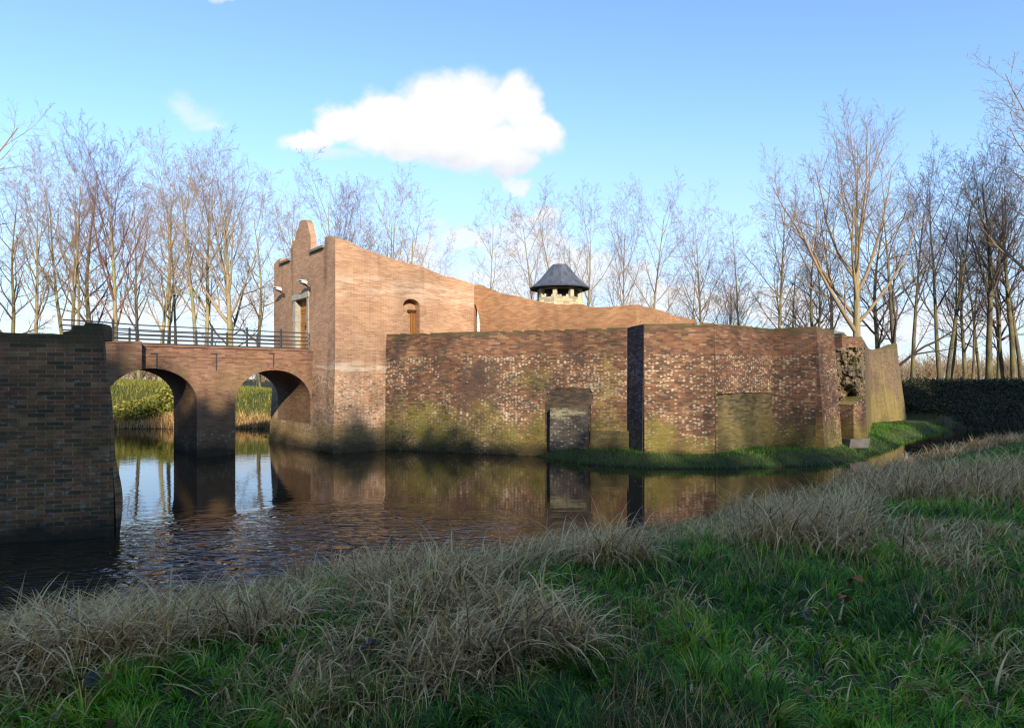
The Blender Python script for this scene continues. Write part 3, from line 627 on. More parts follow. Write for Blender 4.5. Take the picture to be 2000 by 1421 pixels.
mb.prism([(i0, -1), (i0, nl - .02), (i0 + .3, nl), (n1 - .02, nl), (n1 - .02, -1)], [], A + WN * .27, WD, WN, .62, bat=.215, uo=35); mb.build('stub_buttress', M_STUB, cw)

# ------------------------------------------------------------------ bastion
bas = empty('bastion', (Bp.x, Bp.y, 0), 'angular brick bastion jutting out at the grassy foot, with a dark left flank', 'bastion')
Dp = XY(1258, 20.2); Ep = XY(1395, 20.0); Gp = XY(1509, 22.2); Hp = XY(1594, 21.4); Ip = XY(1629, 22.7)
def wallseg(name, a, b, za, zb, mat, bottom=None, bat=.15, th=.5, uo=0, parent=bas, back=True, jag=.02, zbot=-.6, seed=0):
    d = (b - a); L = d.length; d = d / L; n = Vector((d.y, -d.x))
    r_ = random.Random(seed)
    tp = ragged(L, za, zb, jag, seed)
    m_ = MB(); m_.prism((list(tp) + bottom) if bottom else [(0, zbot)] + tp + [(L, zbot)], [], a, d, n, th, bat=bat, ztop=4.6, uo=uo, back=back)
    return m_.build(name, mat, parent), d, n, L
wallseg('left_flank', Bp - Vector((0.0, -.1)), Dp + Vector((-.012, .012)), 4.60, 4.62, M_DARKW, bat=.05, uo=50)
zt = lambda px, y, Y: CZ - (y - HZ) / F * Y
wallseg('front_face', Dp, Ep, zt(1258, 632, 20.2), zt(1395, 631, 20.0), M_BAST, bat=.10, uo=54, seed=1)
# flank from E to G with its low recess
d = (Gp - Ep).normalized(); L2 = (Gp - Ep).length
def gface(px, py): return face(px, py, Ep, d)
rz = gface(1440, 767)[1]
hole = [(L2, rz - .02), (L2 * .5, rz + .01), (.12, rz - .02), (.14, -.5), (0, -.5)]
_, d2, n2, _ = wallseg('receding_face', Ep + Vector((.012, .01)), Gp, zt(1395, 632, 20.0), zt(1509, 642, 22.2), M_BAST, hole, bat=.05, uo=57, seed=2)
d = (Hp - Gp).normalized(); L3 = (Hp - Gp).length
def hface(px, py): return face(px, py, Gp, d)
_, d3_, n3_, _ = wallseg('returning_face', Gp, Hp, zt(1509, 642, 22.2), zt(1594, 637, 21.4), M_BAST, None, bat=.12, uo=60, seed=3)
wallseg('right_flank', Hp + Vector((.012, .01)), Ip, zt(1594, 638, 21.4), zt(1629, 643, 22.7), M_BAST, bat=.30, uo=64, seed=4)
mb = MB()
pa0 = Ep - n2 * .11; pdv = (Gp - n2 * .012) - pa0; pL = pdv.length; pdv /= pL; pn_ = Vector((pdv.y, -pdv.x))
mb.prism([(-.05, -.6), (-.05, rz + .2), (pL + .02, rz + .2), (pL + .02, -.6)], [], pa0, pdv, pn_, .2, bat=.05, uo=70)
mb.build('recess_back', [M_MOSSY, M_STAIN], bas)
# ragged ruined end: stub wall, broken core, lower block and stone footing
ru = empty('ruined_wall_end', (Ip.x + .8, Ip.y + 1, 0), 'crumbling wall end with broken masonry core between bastion and far tower', 'ruin')
Jp = XY(1644, 23.6); Kp = XY(1683, 24.4)
wallseg('stub_wall', Jp, Kp, zt(1644, 651, 23.6), zt(1683, 657, 24.4), M_BAST, bat=.05, uo=80, parent=ru, jag=.05, zbot=2.2, seed=5)
gxs = np.linspace(1624, 1690, 40); gys = np.linspace(678, 866, 90); vv = []; fv_ = []
for py in gys:
    for px in gxs:
        fx = (px - 1624) / 66; fy = (py - 678) / 188
        bulge = .85 * math.exp(-((fx - .75) / .35) ** 2 - ((fy - .36) / .16) ** 2) + .35 * math.exp(-((fx - .9) / .3) ** 2 - ((fy - .8) / .25) ** 2)
        nn = mnoise.fractal(Vector((px * .045, py * .05, 2.0)), .7, 2.0, 5) * (.45 if fy < .62 else .14)
        Y = 23.5 + .9 * (fx - .3) - bulge * .8 + nn * .8 - fy * .35
        if fx > .97: Y += .6
        if fx < .03: Y += .2
        vv.append(P(px + 4 * mnoise.noise(Vector((py * .08, px * .02, 0))) * (fx > .8), py, Y))
nn_ = len(gxs)
mb = MB()
for j in range(len(gys) - 1):
    for i in range(nn_ - 1):
        a = j * nn_ + i; mb.face([vv[a + nn_], vv[a + nn_ + 1], vv[a + 1], vv[a]])
mb.build('broken_core', M_RUBBLE, ru)
p0 = XY(1666, 22.7); p1 = XY(1690, 23.1)
wallseg('lower_block', p0, p1, zt(1666, 790, 22.7), zt(1690, 772, 23.1), M_BAST, bat=.03, uo=85, parent=ru, th=1.0, jag=.06, zbot=.4, seed=6)
mb = MB(); q0 = P(1648, 858, 22.75); q1 = P(1686, 850, 22.95); cc = (q0 + q1) / 2; dd = (q1 - q0); dd.z = 0; dn = Vector((dd.y, -dd.x, 0)).normalized()
mb.box(Vector((cc.x, cc.y, .40)) - dn * .10, dd / 2, dn * .4 + Z3 * .02, Z3 * .17 + dd.normalized() * .03); mb.build('stone_footing', M_FOOT, ru)
# metal fence in the gap
fp = empty('metal_fence', P(1637, 680, 25.2), 'small grey-green metal fence in the gap between bastion and ruined stub wall', 'fence')
mb = MB(); f0 = P(1629, 680, 24.6); f1 = P(1648, 682, 25.6)
for k in range(9):
    q = f0.lerp(f1, k / 8); mb.tube([q - Z3 * .3, q + Z3 * .72], .014 if k % 4 else .03, 5)
for zz in (-.1, .3, .68): mb.tube([f0 + Z3 * zz, f1 + Z3 * zz], .018, 5)
mb.box((f0 + f1) / 2 + Z3 * -.02, (f1 - f0) / 2, Vector((.004, .004, 0)), Z3 * .26); mb.build('fence_frame', M_FENCE, fp)
# connecting wall and far tower
ft = empty('far_tower', (23, 36, 0), 'battered far tower streaked with yellow moss at the right end of the castle', 'tower')
wallseg('link_wall', Kp + Vector((.05, .05)), XY(1697, 34.6), 4.45, zt(1697, 682, 34.6), M_FAR, bat=.2, uo=90, parent=ft, jag=.08, seed=7)
fc = [(1690, 34.0, 676), (1700, 34.9, 682), (1712, 35.3, 683), (1724, 35.7, 681), (1736, 36.0, 678), (1744, 36.4, 674), (1752, 37.2, 671), (1749, 39.5, 672)]
mb = MB(); ub = 0; zl = np.linspace(0, 1, 13)
cols_ = []
for i, (px, Y, ty) in enumerate(fc):
    tp_ = P(px, ty, Y); ctr = Vector((20.5, 41.0, 0)); outd = Vector((tp_.x - ctr.x, tp_.y - ctr.y, 0)).normalized()
    cols_.append([Vector((tp_.x, tp_.y, 0)) + outd * (.62 * (1 - k) ** 1.2) + Z3 * (-.2 + (tp_.z + .2) * k) for k in zl])
for i in range(len(fc) - 1):
    ln = (cols_[i + 1][6] - cols_[i][6]).length
    for k in range(12):
        q = [cols_[i][k], cols_[i + 1][k], cols_[i + 1][k + 1], cols_[i][k + 1]]
        mb.face(q, [(ub, q[0].z), (ub + ln, q[1].z), (ub + ln, q[2].z), (ub, q[3].z)])
    a, b = cols_[i][-1], cols_[i + 1][-1]; inn = Vector((-.1, .7, 0)); mb.face([a, b, b + inn, a + inn]); ub += ln
mb.build('tower_face', M_FAR, ft)

# ------------------------------------------------------------------ inner wall with pointed doorway
iw = empty('inner_wall', (0, 26, 0), 'sunlit orange brick inner wall with sloping broken top behind the curtain wall', 'wall')
I0 = C + U * tR; I1 = XY(1243, 24.2)
dI = (I1 - I0).normalized(); LI = (I1 - I0).length; nI = Vector((dI.y, -dI.x))
iface = lambda px, py: face(px, py, I0, dI)
tops = [(927, 556), (940, 556), (947, 561), (958, 563), (972, 570), (985, 573), (1000, 576), (1012, 578), (1030, 583), (1050, 587), (1062, 590), (1085, 594), (1110, 595), (1125, 593), (1140, 594), (1150, 598), (1165, 600), (1190, 599), (1215, 597), (1235, 595)]
ih0, ih1 = .04, iface(938.5, 640)[0]
ht = iface(926.5, 593)[1]
hole = [(ih0, 4.0), (ih0, ht - .05), (ih0 + .05, ht), (ih0 + (ih1 - ih0) * .45, ht - .22), (ih0 + (ih1 - ih0) * .78, ht - .52), (ih1, ht - .85), (ih1, 4.0)]
mb = MB(); mb.prism([(0, 2.0)] + [(max(0, iface(*q)[0]), iface(*q)[1]) for q in tops] + [(LI, iface(1243, 595)[1]), (LI, 2.0)], [hole], I0 - dI * .03, dI, nI, .3, uo=100)
mb.build('long_face', M_INNER, iw)
I2 = XY(1362, 30.5)
d = (I2 - I1).normalized(); n = Vector((d.y, -d.x)); jf = lambda px, py: face(px, py, I1, d)
tops = [(1249, 595), (1256, 598), (1268, 600), (1282, 604), (1300, 609), (1310, 613), (1313, 616), (1330, 618), (1345, 622), (1361, 625)]
mb = MB(); mb.prism([(.012, 2.0), (.012, jf(1245, 595)[1])] + [jf(*q) for q in tops] + [(jf(1361, 625)[0], 2.0)], [], I1, d, n, .4, uo=112)
mb.build('receding_face', M_INNER, iw)
# low wall run continuing right behind the bastion
wallseg('rear_run', XY(1366, 30.0), XY(1480, 29.0), zt(1366, 629, 30.0), zt(1480, 637, 29.0), M_INNER, bat=0, uo=120, parent=iw, jag=.03, zbot=2, seed=9)

# ------------------------------------------------------------------ lookout pavilion
pc = XY(1093, 33.0); pav = empty('lookout_pavilion', (pc.x, pc.y, 0), 'round pavilion with grey slate cone roof on pale stone posts behind the inner wall', 'pavilion')
pz = lambda y: CZ - (y - HZ) / F * 33.0
def ring(r, z, n, ph=0): return [Vector((pc.x + r * math.cos(6.28318 * k / n + ph), pc.y + r * math.sin(6.28318 * k / n + ph), z)) for k in range(n)]
prof = [(1.60, pz(565.5)), (1.62, pz(563.5)), (1.42, pz(557.5)), (1.10, pz(547)), (.74, pz(532)), (.48, pz(520.5)), (.40, pz(517.5)), (.02, pz(516.5))]
mb = MB(); n_ = 40
for i in range(len(prof) - 1):
    a, b = ring(*prof[i], n_), ring(*prof[i + 1], n_)
    for k in range(n_):
        k2 = (k + 1) % n_; mb.face([a[k], a[k2], b[k2], b[k]], [(k / n_, i / 7), ((k + 1) / n_, i / 7), ((k + 1) / n_, (i + 1) / 7), (k / n_, (i + 1) / 7)])
mb.build('roof', M_SLATE, pav, smooth=True)
mb = MB(); a = ring(1.58, pz(565.2), n_); b = ring(.2, pz(545), n_)
for k in range(n_): k2 = (k + 1) % n_; mb.face([a[k2], a[k], b[k], b[k2]])
mb.build('roof_underside', M_WOODD, pav)
mb = MB(); n8 = 8; ph = math.pi / 8 + .10
def polyring(r0, r1, z0, z1):
    o0, o1, i1, i0 = ring(r0, z0, n8, ph), ring(r0, z1, n8, ph), ring(r1, z1, n8, ph), ring(r1, z0, n8, ph)
    for k in range(n8):
        k2 = (k + 1) % n8; L = (o0[k] - o0[k2]).length
        for q in ([o0[k], o0[k2], o1[k2], o1[k]], [o1[k], o1[k2], i1[k2], i1[k]], [i1[k], i1[k2], i0[k2], i0[k]]):
            mb.face(q, [(k * L, q[0].z), (k * L + L, q[1].z), (k * L + L, q[2].z), (k * L, q[3].z)])
ZDR = 7.13
polyring(1.30, .95, 3.0, ZDR); mb.build('drum', M_TUFF, pav)
mb = MB(); polyring(1.24, 1.04, 7.55, 7.66); mb.build('ring_beam', M_STONE, pav)
for k in range(n8):
    a_ = 6.28318 * k / n8 + ph; e_ = Vector((math.cos(a_), math.sin(a_), 0)); f_ = Vector((-e_.y, e_.x, 0))
    mb = MB(); zz0, zz1 = ZDR + .002, 7.548; q = Vector((pc.x, pc.y, (zz0 + zz1) / 2)) + e_ * 1.12
    mb.box(q, e_ * .10, f_ * .105, Z3 * ((zz1 - zz0) / 2)); mb.build('post', M_TUFF, pav)

# ------------------------------------------------------------------ near wall on the left
nw0 = XY(229, 11.0); nd_ = Vector((-.96, -.28)).normalized(); nn2 = Vector((-nd_.y, nd_.x)); nn2 = nn2 if nn2.y < 0 else -nn2
nw = empty('near_wall', (nw0.x, nw0.y, 0), 'dark mossy brick wall end rising from the water at the left edge', 'wall')
nf = lambda px, py: face(px, py, nw0, nd_)
rr = random.Random(8); tp = []
for k in range(40):
    s = .25 + k * .25; z = 3.60 + .02 * s * 0 + rr.uniform(-.006, .006) - (.02 if k < 3 else 0); tp.append((s, z))
mb = MB()
mb.prism([(0.0, -1.2), (.02, .2), (.05, 1.2), (.12, 2.4), (.20, 3.1), (.235, 3.57)] + tp + [(tp[-1][0], -1.2)], [], nw0, nd_, nn2, .12, bat=.10, ztop=3.6, uo=140)
mb.prism([(.9, -1.2), (.9, 3.5), (10, 3.5), (10, -1.2)], [], nw0 - nn2 * .10, nd_, nn2, .6, uo=145)
mb.build('wall_face', M_NEAR, nw)
# rough rendered end, bulging towards the water
mb = MB(); g_ = []
for j in range(25):
    z = -.6 + 4.1 * j / 24
    for i in range(7):
        f_ = i / 6; bul = .05 + .10 * math.exp(-((z - .75) / .5) ** 2) + .05 * mnoise.noise(Vector((f_ * 2, z * 1.4, 3)))
        edge = .235 * max(0, min(1, z / 3.5)) ** 1.3
        q = nw0 + nd_ * (edge + f_ * (.28 + .26 * z / 3.6) - bul * (1 if 0 < i else .1)) - nn2 * (-.09 * (1 - z / 3.6) + .75 * f_)
        g_.append(Vector((q.x, q.y, z)))
for j in range(24):
    for i in range(6):
        a = j * 7 + i; mb.face([g_[a], g_[a + 1], g_[a + 8], g_[a + 7]], [(i * .12, g_[a].z), (i * .12 + .12, g_[a].z), (i * .12 + .12, g_[a + 7].z), (i * .12, g_[a + 7].z)])
mb.build('rough_end', M_NEAR, nw, smooth=True)
mb = MB()
m0, m1 = nf(201, 640)[0], nf(137, 640)[0]
mb.prism([(m0, 3.5), (m0, 3.70), (m0 + .03, 3.80), (m1 - .22, 3.815), (m1 - .2, 3.76), (m1 - .02, 3.745), (m1, 3.66), (m1 + .12, 3.64), (m1 + .14, 3.5)], [], nw0 - nn2 * .04, nd_, nn2, .45, uo=150); mb.build('broken_cap', M_NEAR, nw)

# ------------------------------------------------------------------ bare trees
class Lst:
    def __init__(s): s.v = []; s.f = []
    def tube(s, pts, rad, sides):
        n = len(pts); base = len(s.v); cs_ = [(math.cos(6.28318 * k / sides), math.sin(6.28318 * k / sides)) for k in range(sides)]
        for i in range(n):
            d = pts[min(i + 1, n - 1)] - pts[max(i - 1, 0)]
            d.normalize()
            a = Vector((1, 0, 0)).cross(d) if abs(d.x) < .8 else Vector((0, 1, 0)).cross(d)
            a.normalize(); b = d.cross(a); r = rad[i]; p = pts[i]
            for c_, s_ in cs_: s.v.append((p.x + (a.x * c_ + b.x * s_) * r, p.y + (a.y * c_ + b.y * s_) * r, p.z + (a.z * c_ + b.z * s_) * r))
        for i in range(n - 1):
            for k in range(sides):
                k2 = (k + 1) % sides; s.f.append((base + i * sides + k, base + i * sides + k2, base + (i + 1) * sides + k2, base + (i + 1) * sides + k))
    def mesh(s, name, mat):
        me = bpy.data.meshes.new(name); me.from_pydata(s.v, [], s.f); me.materials.append(mat)
        me.polygons.foreach_set('use_smooth', [True] * len(s.f)); me.update(); return me

def make_tree(seed, r0=.22, clear=.35, ang=(38, 40, 42, 45), ratio=(.38, .5, .5, .5), cnt=(20, 8, 6, 4), up=(.04, .07, .05, .03, .02), wob=(.022, .07, .09, .11, .14), stems=1, stem_ang=10, lean=0.0, H=20.0, top=.26, rt_=.0080):
    rg = random.Random(seed); T = Lst(); K = Lst()
    endr = (.12, .20, .26, .38, .6); nseg = (14, 7, 5, 3, 2); sides = (9, 6, 4, 3, 3)
    def grow(p, d, L, r, lvl, B):
        pts = [p.copy()]; n = nseg[lvl]
        for i in range(n):
            d = (d + Vector((rg.gauss(0, 1), rg.gauss(0, 1), rg.gauss(0, .6))) * wob[lvl] + Vector((0, 0, up[lvl]))).normalized()
            p = p + d * (L / n); pts.append(p.copy())
        rad = [max(rt_, r * (1 - (1 - endr[lvl]) * (i / n))) for i in range(n + 1)]
        if lvl == 0:
            rad[0] *= 1.45; rad[1] *= 1.03
        B.tube(pts, rad, sides[lvl])
        if lvl == 4: return
        lo = clear if lvl == 0 else .18; c = cnt[lvl]; az = rg.uniform(0, 6.28)
        for k in range(c):
            f = lo + (1 - lo) * ((k + rg.random()) / c); f = min(f, .985)
            x = f * n; i = min(int(x), n - 1); q = pts[i].lerp(pts[i + 1], x - i); dd = (pts[i + 1] - pts[i]).normalized()
            az += 2.4 + rg.uniform(-.5, .5)
            side = dd.orthogonal().normalized(); side2 = dd.cross(side)
            an = math.radians(ang[lvl] * rg.uniform(.65, 1.3)) * (1.12 - .22 * f if lvl == 0 else 1)
            cd = dd * math.cos(an) + (side * math.cos(az) + side2 * math.sin(az)) * math.sin(an)
            g = (f - lo) / (1 - lo)
            Lc = L * ratio[lvl] * rg.uniform(.65, 1.2) * ((1 - top * g) if lvl == 0 else (1 - .5 * g))
            rr_ = rad[i] * (.62 if lvl == 0 else .62) * rg.uniform(.6, 1.0)
            grow(q, cd, Lc, min(rr_, .035 * Lc), lvl + 1, K)
    for s_ in range(stems):
        a = s_ * 6.283 / max(1, stems) + rg.uniform(-.4, .4)
        sa = math.radians(stem_ang) if stems > 1 else lean
        d = Vector((math.sin(sa) * math.cos(a), math.sin(sa) * math.sin(a) * .5, math.cos(sa)))
        grow(Vector((.25 * math.cos(a) * (stems > 1), .25 * math.sin(a) * (stems > 1), -.4)), d, (H + .4) * (1 if s_ == 0 else rg.uniform(.82, .98)), r0 * (1 if stems == 1 else .75), 0, T)
    return T, K
PROTO = {}
def proto(key, barkm, twigm, **kw):
    T, K = make_tree(**kw); H = max(v_[2] for v_ in K.v)
    PROTO[key] = (T.mesh('trunk', barkm), K.mesh('crown', twigm), H)
proto('slim', M_BARK, M_TWIG, seed=11, r0=0.248, clear=.30, ang=(34, 38, 42, 45), ratio=(.38, .5, .5, .5))
proto('slim2', M_BARK, M_TWIG, seed=12, r0=0.236, clear=.26, ang=(46, 40, 42, 45), ratio=(.37, .5, .5, .5), lean=.035, wob=(.04, .07, .09, .11, .13), cnt=(16, 8, 6, 4))
proto('red', M_BARK, M_TWIGR, seed=13, r0=0.283, clear=.26, ang=(26, 32, 38, 40), ratio=(.46, .5, .5, .5), cnt=(20, 8, 6, 4), up=(.04, .12, .1, .07, .05))
proto('fork', M_BARK, M_TWIG, seed=14, r0=0.319, clear=.34, ang=(34, 38, 42, 45), ratio=(.40, .5, .5, .5), stems=2, stem_ang=5, cnt=(13, 8, 6, 4))
proto('multi', M_BARK, M_TWIG, seed=15, r0=0.319, clear=.24, ang=(32, 38, 42, 45), ratio=(.40, .5, .5, .5), stems=3, stem_ang=9, cnt=(10, 8, 6, 4))
proto('broad', M_BARK, M_TWIG, seed=16, r0=0.50, clear=.36, ang=(37, 40, 40, 42), ratio=(.66, .52, .5, .5), cnt=(15, 9, 7, 4), up=(.05, .13, .08, .05, .03), wob=(.016, .08, .10, .12, .14), top=.5)
proto('oak', M_BARKD, M_TWIGD, seed=17, r0=0.401, clear=.20, ang=(58, 48, 46, 45), ratio=(.55, .52, .5, .5), cnt=(12, 8, 7, 4), up=(.04, .05, .03, .02, .0), wob=(.06, .16, .18, .18, .18), top=.5)
proto('tall', M_BARKD, M_TWIG, seed=18, r0=0.330, clear=.40, ang=(30, 36, 42, 45), ratio=(.40, .5, .5, .5), cnt=(17, 8, 6, 4), up=(.04, .11, .08, .05, .03))
proto('tall2', M_BARKD, M_TWIGD, seed=19, r0=0.307, clear=.22, ang=(48, 42, 42, 45), ratio=(.36, .5, .5, .5), cnt=(19, 8, 6, 4), lean=.025, wob=(.035, .09, .11, .13, .15))
proto('thin', M_BARK, M_TWIG, seed=20, r0=0.153, clear=.36, ang=(48, 42, 42, 45), ratio=(.26, .5, .5, .5), cnt=(16, 6, 5, 4))
GRP = 'bare winter trees around the castle'
def tree(key, px, topy, Y, rot, label, wide=1.0, thick=1.0, lean=0.0):
    if px > 1800 and Y < 50: Y += 6
    tm, cm, H = PROTO[key]
    x, y = XY(px, Y); z = th1(x, y) - .1
    r = empty('bare_tree', (x, y, z), label, 'tree', GRP)
    hh = CZ + (HZ - topy) / F * Y - z; s = hh / H
    r.scale = (s * wide, s * wide, s); r.rotation_euler = (0, lean, 0); 
    for nm, me in (('trunk', tm), ('crown', cm)):
        o = bpy.data.objects.new(nm, me); COL.objects.link(o); o.parent = r; o.rotation_euler = (0, 0, rot)
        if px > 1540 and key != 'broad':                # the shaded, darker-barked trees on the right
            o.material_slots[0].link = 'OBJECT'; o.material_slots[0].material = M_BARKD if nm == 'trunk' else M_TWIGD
    return r
TREES = [
 ('broad', -190, 60, 27, .3, 'large bare tree off the left edge, its long branches reaching over the near wall', 1.0),
 ('tall2', 20, 330, 52, 1.1, 'thin bare tree nearest the left edge of the photo above the near wall', .9),
 ('slim', 68, 262, 44, 2.0, 'straight brown-trunked bare tree above the near wall, left of the forked one', 1.0),
 ('fork', 134, 240, 46, .2, 'forked bare tree rising directly left of the broken cap of the near wall', .95),
 ('thin', 152, 300, 55, .9, 'pale thin twin-looking tree just left of the broken wall cap', 1.2),
 ('red', 228, 232, 44, .4, 'reddish-crowned tree with a straight trunk behind the kink of the bridge railing', 1.05),
 ('slim2', 312, 285, 46, 3.0, 'slender pale tree behind the left arch of the bridge', 1.0),
 ('slim', 328, 240, 48, 4.4, 'tall slim bare tree standing close between two others behind the left arch', .9),
 ('thin', 352, 350, 50, 5.4, 'slanting thin tree behind the bridge railing above its middle pier', 1.3),
 ('fork', 393, 238, 42, 1.7, 'tall bright-trunked tree forking high above the middle pier of the bridge', 1.05),
 ('oak', 432, 470, 44, 1.2, 'low crooked dark tree behind the railing left of the stout mossy tree', .9),
 ('broad', 450, 285, 41, 2.2, 'stout mossy bare tree with spreading limbs left of the gatehouse', .85),
 ('slim', 582, 320, 58, .7, 'bare tree showing left behind the gatehouse gable peak', 1.0),
 ('slim2', 618, 300, 58, 2.5, 'bare tree seen through the right gap of the gatehouse gable', 1.05),
 ('red', 662, 335, 60, 3.3, 'reddish bare tree just above the gatehouse corner', .8),
 ('slim', 712, 350, 60, 5.0, 'narrow bare tree above the gatehouse flank, left of the twin-trunked one', 1.0),
 ('multi', 772, 318, 55, .9, 'twin-trunked spreading bare tree behind the sloping flank of the gatehouse', 1.05),
 ('slim2', 862, 448, 66, 4.1, 'small bare tree above the lower end of the sloping gatehouse flank', 1.0),
 ('thin', 953, 370, 52, 2.9, 'tall thin lone tree where gatehouse and inner wall meet', 1.0),
 ('slim2', 1048, 350, 54, 3.7, 'leaning bare tree directly left of the pavilion roof', .9),
 ('multi', 1122, 338, 54, 2.3, 'many-stemmed bare tree directly behind the pavilion roof', .95),
 ('slim', 1212, 345, 54, 1.4, 'straight bare tree right of the pavilion above the inner wall', .95),
 ('slim2', 1268, 338, 52, .5, 'bare tree with bent trunk at the corner of the inner wall', .85),
 ('thin', 1312, 520, 60, 3.9, 'short thin tree above the receding end of the inner wall', 1.4),
 ('thin', 1344, 470, 62, 1.9, 'thin grey tree beside a pale one above the inner wall end', 1.4),
 ('slim', 1378, 350, 50, 5.6, 'pale mossy bare tree above the joint in the bastion front', 1.0),
 ('red', 1428, 480, 56, 1.0, 'bushy upright tree with reddish stems above the bastion', 1.0),
 ('thin', 1450, 390, 52, 4.8, 'tall thin pale tree above the bastion, left of the dead-looking trunk', 1.2),
 ('oak', 1470, 540, 46, 3.1, 'stunted crooked dark tree with a broken top above the bastion', .8),
 ('slim', 1514, 275, 46, 2.7, 'tall airy bare tree above the inner corner of the bastion', 1.0),
 ('oak', 1545, 500, 50, 5.1, 'low tangled dark tree between two taller ones above the bastion', .9),
 ('tall2', 1582, 370, 44, .3, 'dark-stemmed tree above the right edge of the bastion', .9),
 ('tall2', 1600, 400, 47, 4.0, 'slim dark tree immediately left of the biggest tree', .8),
 ('broad', 1672, 195, 38, 2.4, 'biggest bare tree with thick trunk rising behind the ruined wall end', .92),
 ('oak', 1752, 330, 40, 2.0, 'dark spreading tree with crooked limbs just behind the far tower', .75),
 ('tall', 1782, 300, 45, 1.3, 'slim dark tree right of the far tower, left of the pale-sided trunk', .8),
 ('fork', 1843, 245, 40, 2.9, 'tall fork-topped tree with half-lit trunk on the embankment', .95),
 ('thin', 1859, 380, 52, .4, 'thin sapling between two thick trunks on the right embankment', 1.3),
 ('tall2', 1884, 400, 42, 1.6, 'thick dark trunk third along the embankment from the far tower', .95),
 ('thin', 1899, 420, 50, 2.2, 'thin straight stem right of the thick dark trunk on the embankment', 1.3),
 ('slim2', 1915, 400, 54, 3.4, 'slightly curved thin tree left of a lit smooth trunk on the embankment', 1.0),
 ('tall', 1932, 225, 41, 5.5, 'tall smooth lit trunk on the embankment near the right edge', 1.0),
 ('tall2', 1950, 330, 45, .8, 'dark trunk leaning left against its neighbour near the right edge', .9),
 ('oak', 1962, 420, 44, 4.2, 'dark twisted tree in the right-edge cluster on the embankment', .7),
 ('tall', 1980, 240, 43, 3.6, 'lit trunk second from the right edge on the embankment', .9),
 ('broad', 2070, 60, 34, 4.4, 'large tree off the right edge whose twigs fill the upper right corner', 1.25),

 ('tall2', 178, 290, 58, 2.8, 'dim bare tree left of the reddish tree, over the start of the bridge railing', 1.0),
 ('slim', 272, 300, 60, 5.2, 'bare tree midway between the reddish tree and the slender ones behind the left arch', 1.0),
 ('slim2', 505, 330, 60, 3.4, 'bare tree in the gap between stout mossy tree and gatehouse edge', 1.1),
 ('slim2', 1630, 330, 62, 3.0, 'faint far tree showing left of the biggest trunk', 1.1),
 ('tall2', 1715, 350, 60, 1.4, 'faint far tree right of the biggest trunk, above the link wall', 1.1),
 ('slim2', 1995, 300, 50, 4.4, 'bare tree whose trunk stands exactly at the right edge of the photo', 1.0),
]
for key, px, ty, Y, rot, lab, wide in TREES: tree(key, px, ty, Y, rot, lab, wide)
# ivy-clad stem left of the pavilion
# bare trees behind the photographer, whose trunks and twigs streak the sunlit walls
for i, (x, hgt_, key) in enumerate(((12.5, 34, 'slim'), (19.5, 33, 'thin'), (25, 31, 'fork'), (32, 33, 'slim2'), (38, 34, 'thin'))):
    tm, cm, H = PROTO[key]; r = empty('bare_tree', (x, -33 - (i % 2) * 2, 1.1), 'bare tree out of view behind the camera, throwing streaky shade on the castle', 'tree', 'trees behind the camera'); s = hgt_ / H; r.scale = (s * 1.0, s * 1.0, s)
    for nm, me in (('trunk', tm), ('crown', cm)):
        o = bpy.data.objects.new(nm, me); COL.objects.link(o); o.parent = r; o.rotation_euler = (0, 0, i * 1.3)

# ------------------------------------------------------------------ leaf and blade masses
def leaves(name, pts, size, mat, seed=0, flat=0.0):
    rg = np.random.default_rng(seed); n = len(pts)
    a = rg.normal(size=(n, 3)); a[:, 2] *= (1 - flat * .5); a /= np.linalg.norm(a, axis=1, keepdims=True)
    b = rg.normal(size=(n, 3)); b -= (b * a).sum(1, keepdims=True) * a; b /= np.linalg.norm(b, axis=1, keepdims=True)
    s = (np.asarray(size) * rg.uniform(.6, 1.4, n))[:, None]
    v = np.stack([pts - a * s, pts + b * s * .55, pts + a * s, pts - b * s * .55], 1).reshape(-1, 3)
    return np_mesh(name, v, np.arange(4 * n), np.full(n, 4), mat, {'rnd': np.repeat(rg.uniform(0, 1, n), 4)})
def blades(name, x, y, z, L, W, mat, seed=0, lean=0.5, curl=1.0, rnd=None, wind=(0.0, 0.0), nseg=4, azf=None):
    rg = np.random.default_rng(seed); n = len(x)
    az = rg.uniform(0, 2 * np.pi, n) if azf is None else azf + rg.normal(0, .9, n); th = np.abs(rg.normal(0, lean, n)) + .05
    cu = rg.uniform(.3, 1.0, n) * curl
    p = np.stack([x, y, z], 1).astype(float); h = np.stack([np.cos(az) + wind[0], np.sin(az) + wind[1]], 1); h /= np.linalg.norm(h, axis=1, keepdims=True)
    side = np.stack([-h[:, 1], h[:, 0], np.zeros(n)], 1)
    rows = []
    for k in range(nseg + 1):
        f = k / nseg
        w = (W * (1 - f ** 1.6) * .5)[:, None]
        if k < nseg: rows += [p - side * w, p + side * w]
        else: rows += [p]
        t_ = th + cu * f * 1.3
        st = (L / nseg)[:, None]
        p = p + np.concatenate([h * np.sin(t_)[:, None], np.cos(t_)[:, None]], 1) * st
    m = len(rows); v = np.stack(rows, 1).reshape(-1, 3); b = (np.arange(n) * m)[:, None]
    quads = np.concatenate([b + np.array([2 * k, 2 * k + 1, 2 * k + 3, 2 * k + 2]) for k in range(nseg - 1)], 1)
    tri = b + np.array([2 * nseg - 2, 2 * nseg - 1, 2 * nseg])
    fl = np.concatenate([quads, tri], 1).ravel(); fn = np.tile(np.array([4] * (nseg - 1) + [3]), n)
    if rnd is None: rnd = rg.uniform(0, 1, n)
    return np_mesh(name, v, fl, fn, mat, {'rnd': np.repeat(np.clip(rnd, 0, 1), m)})

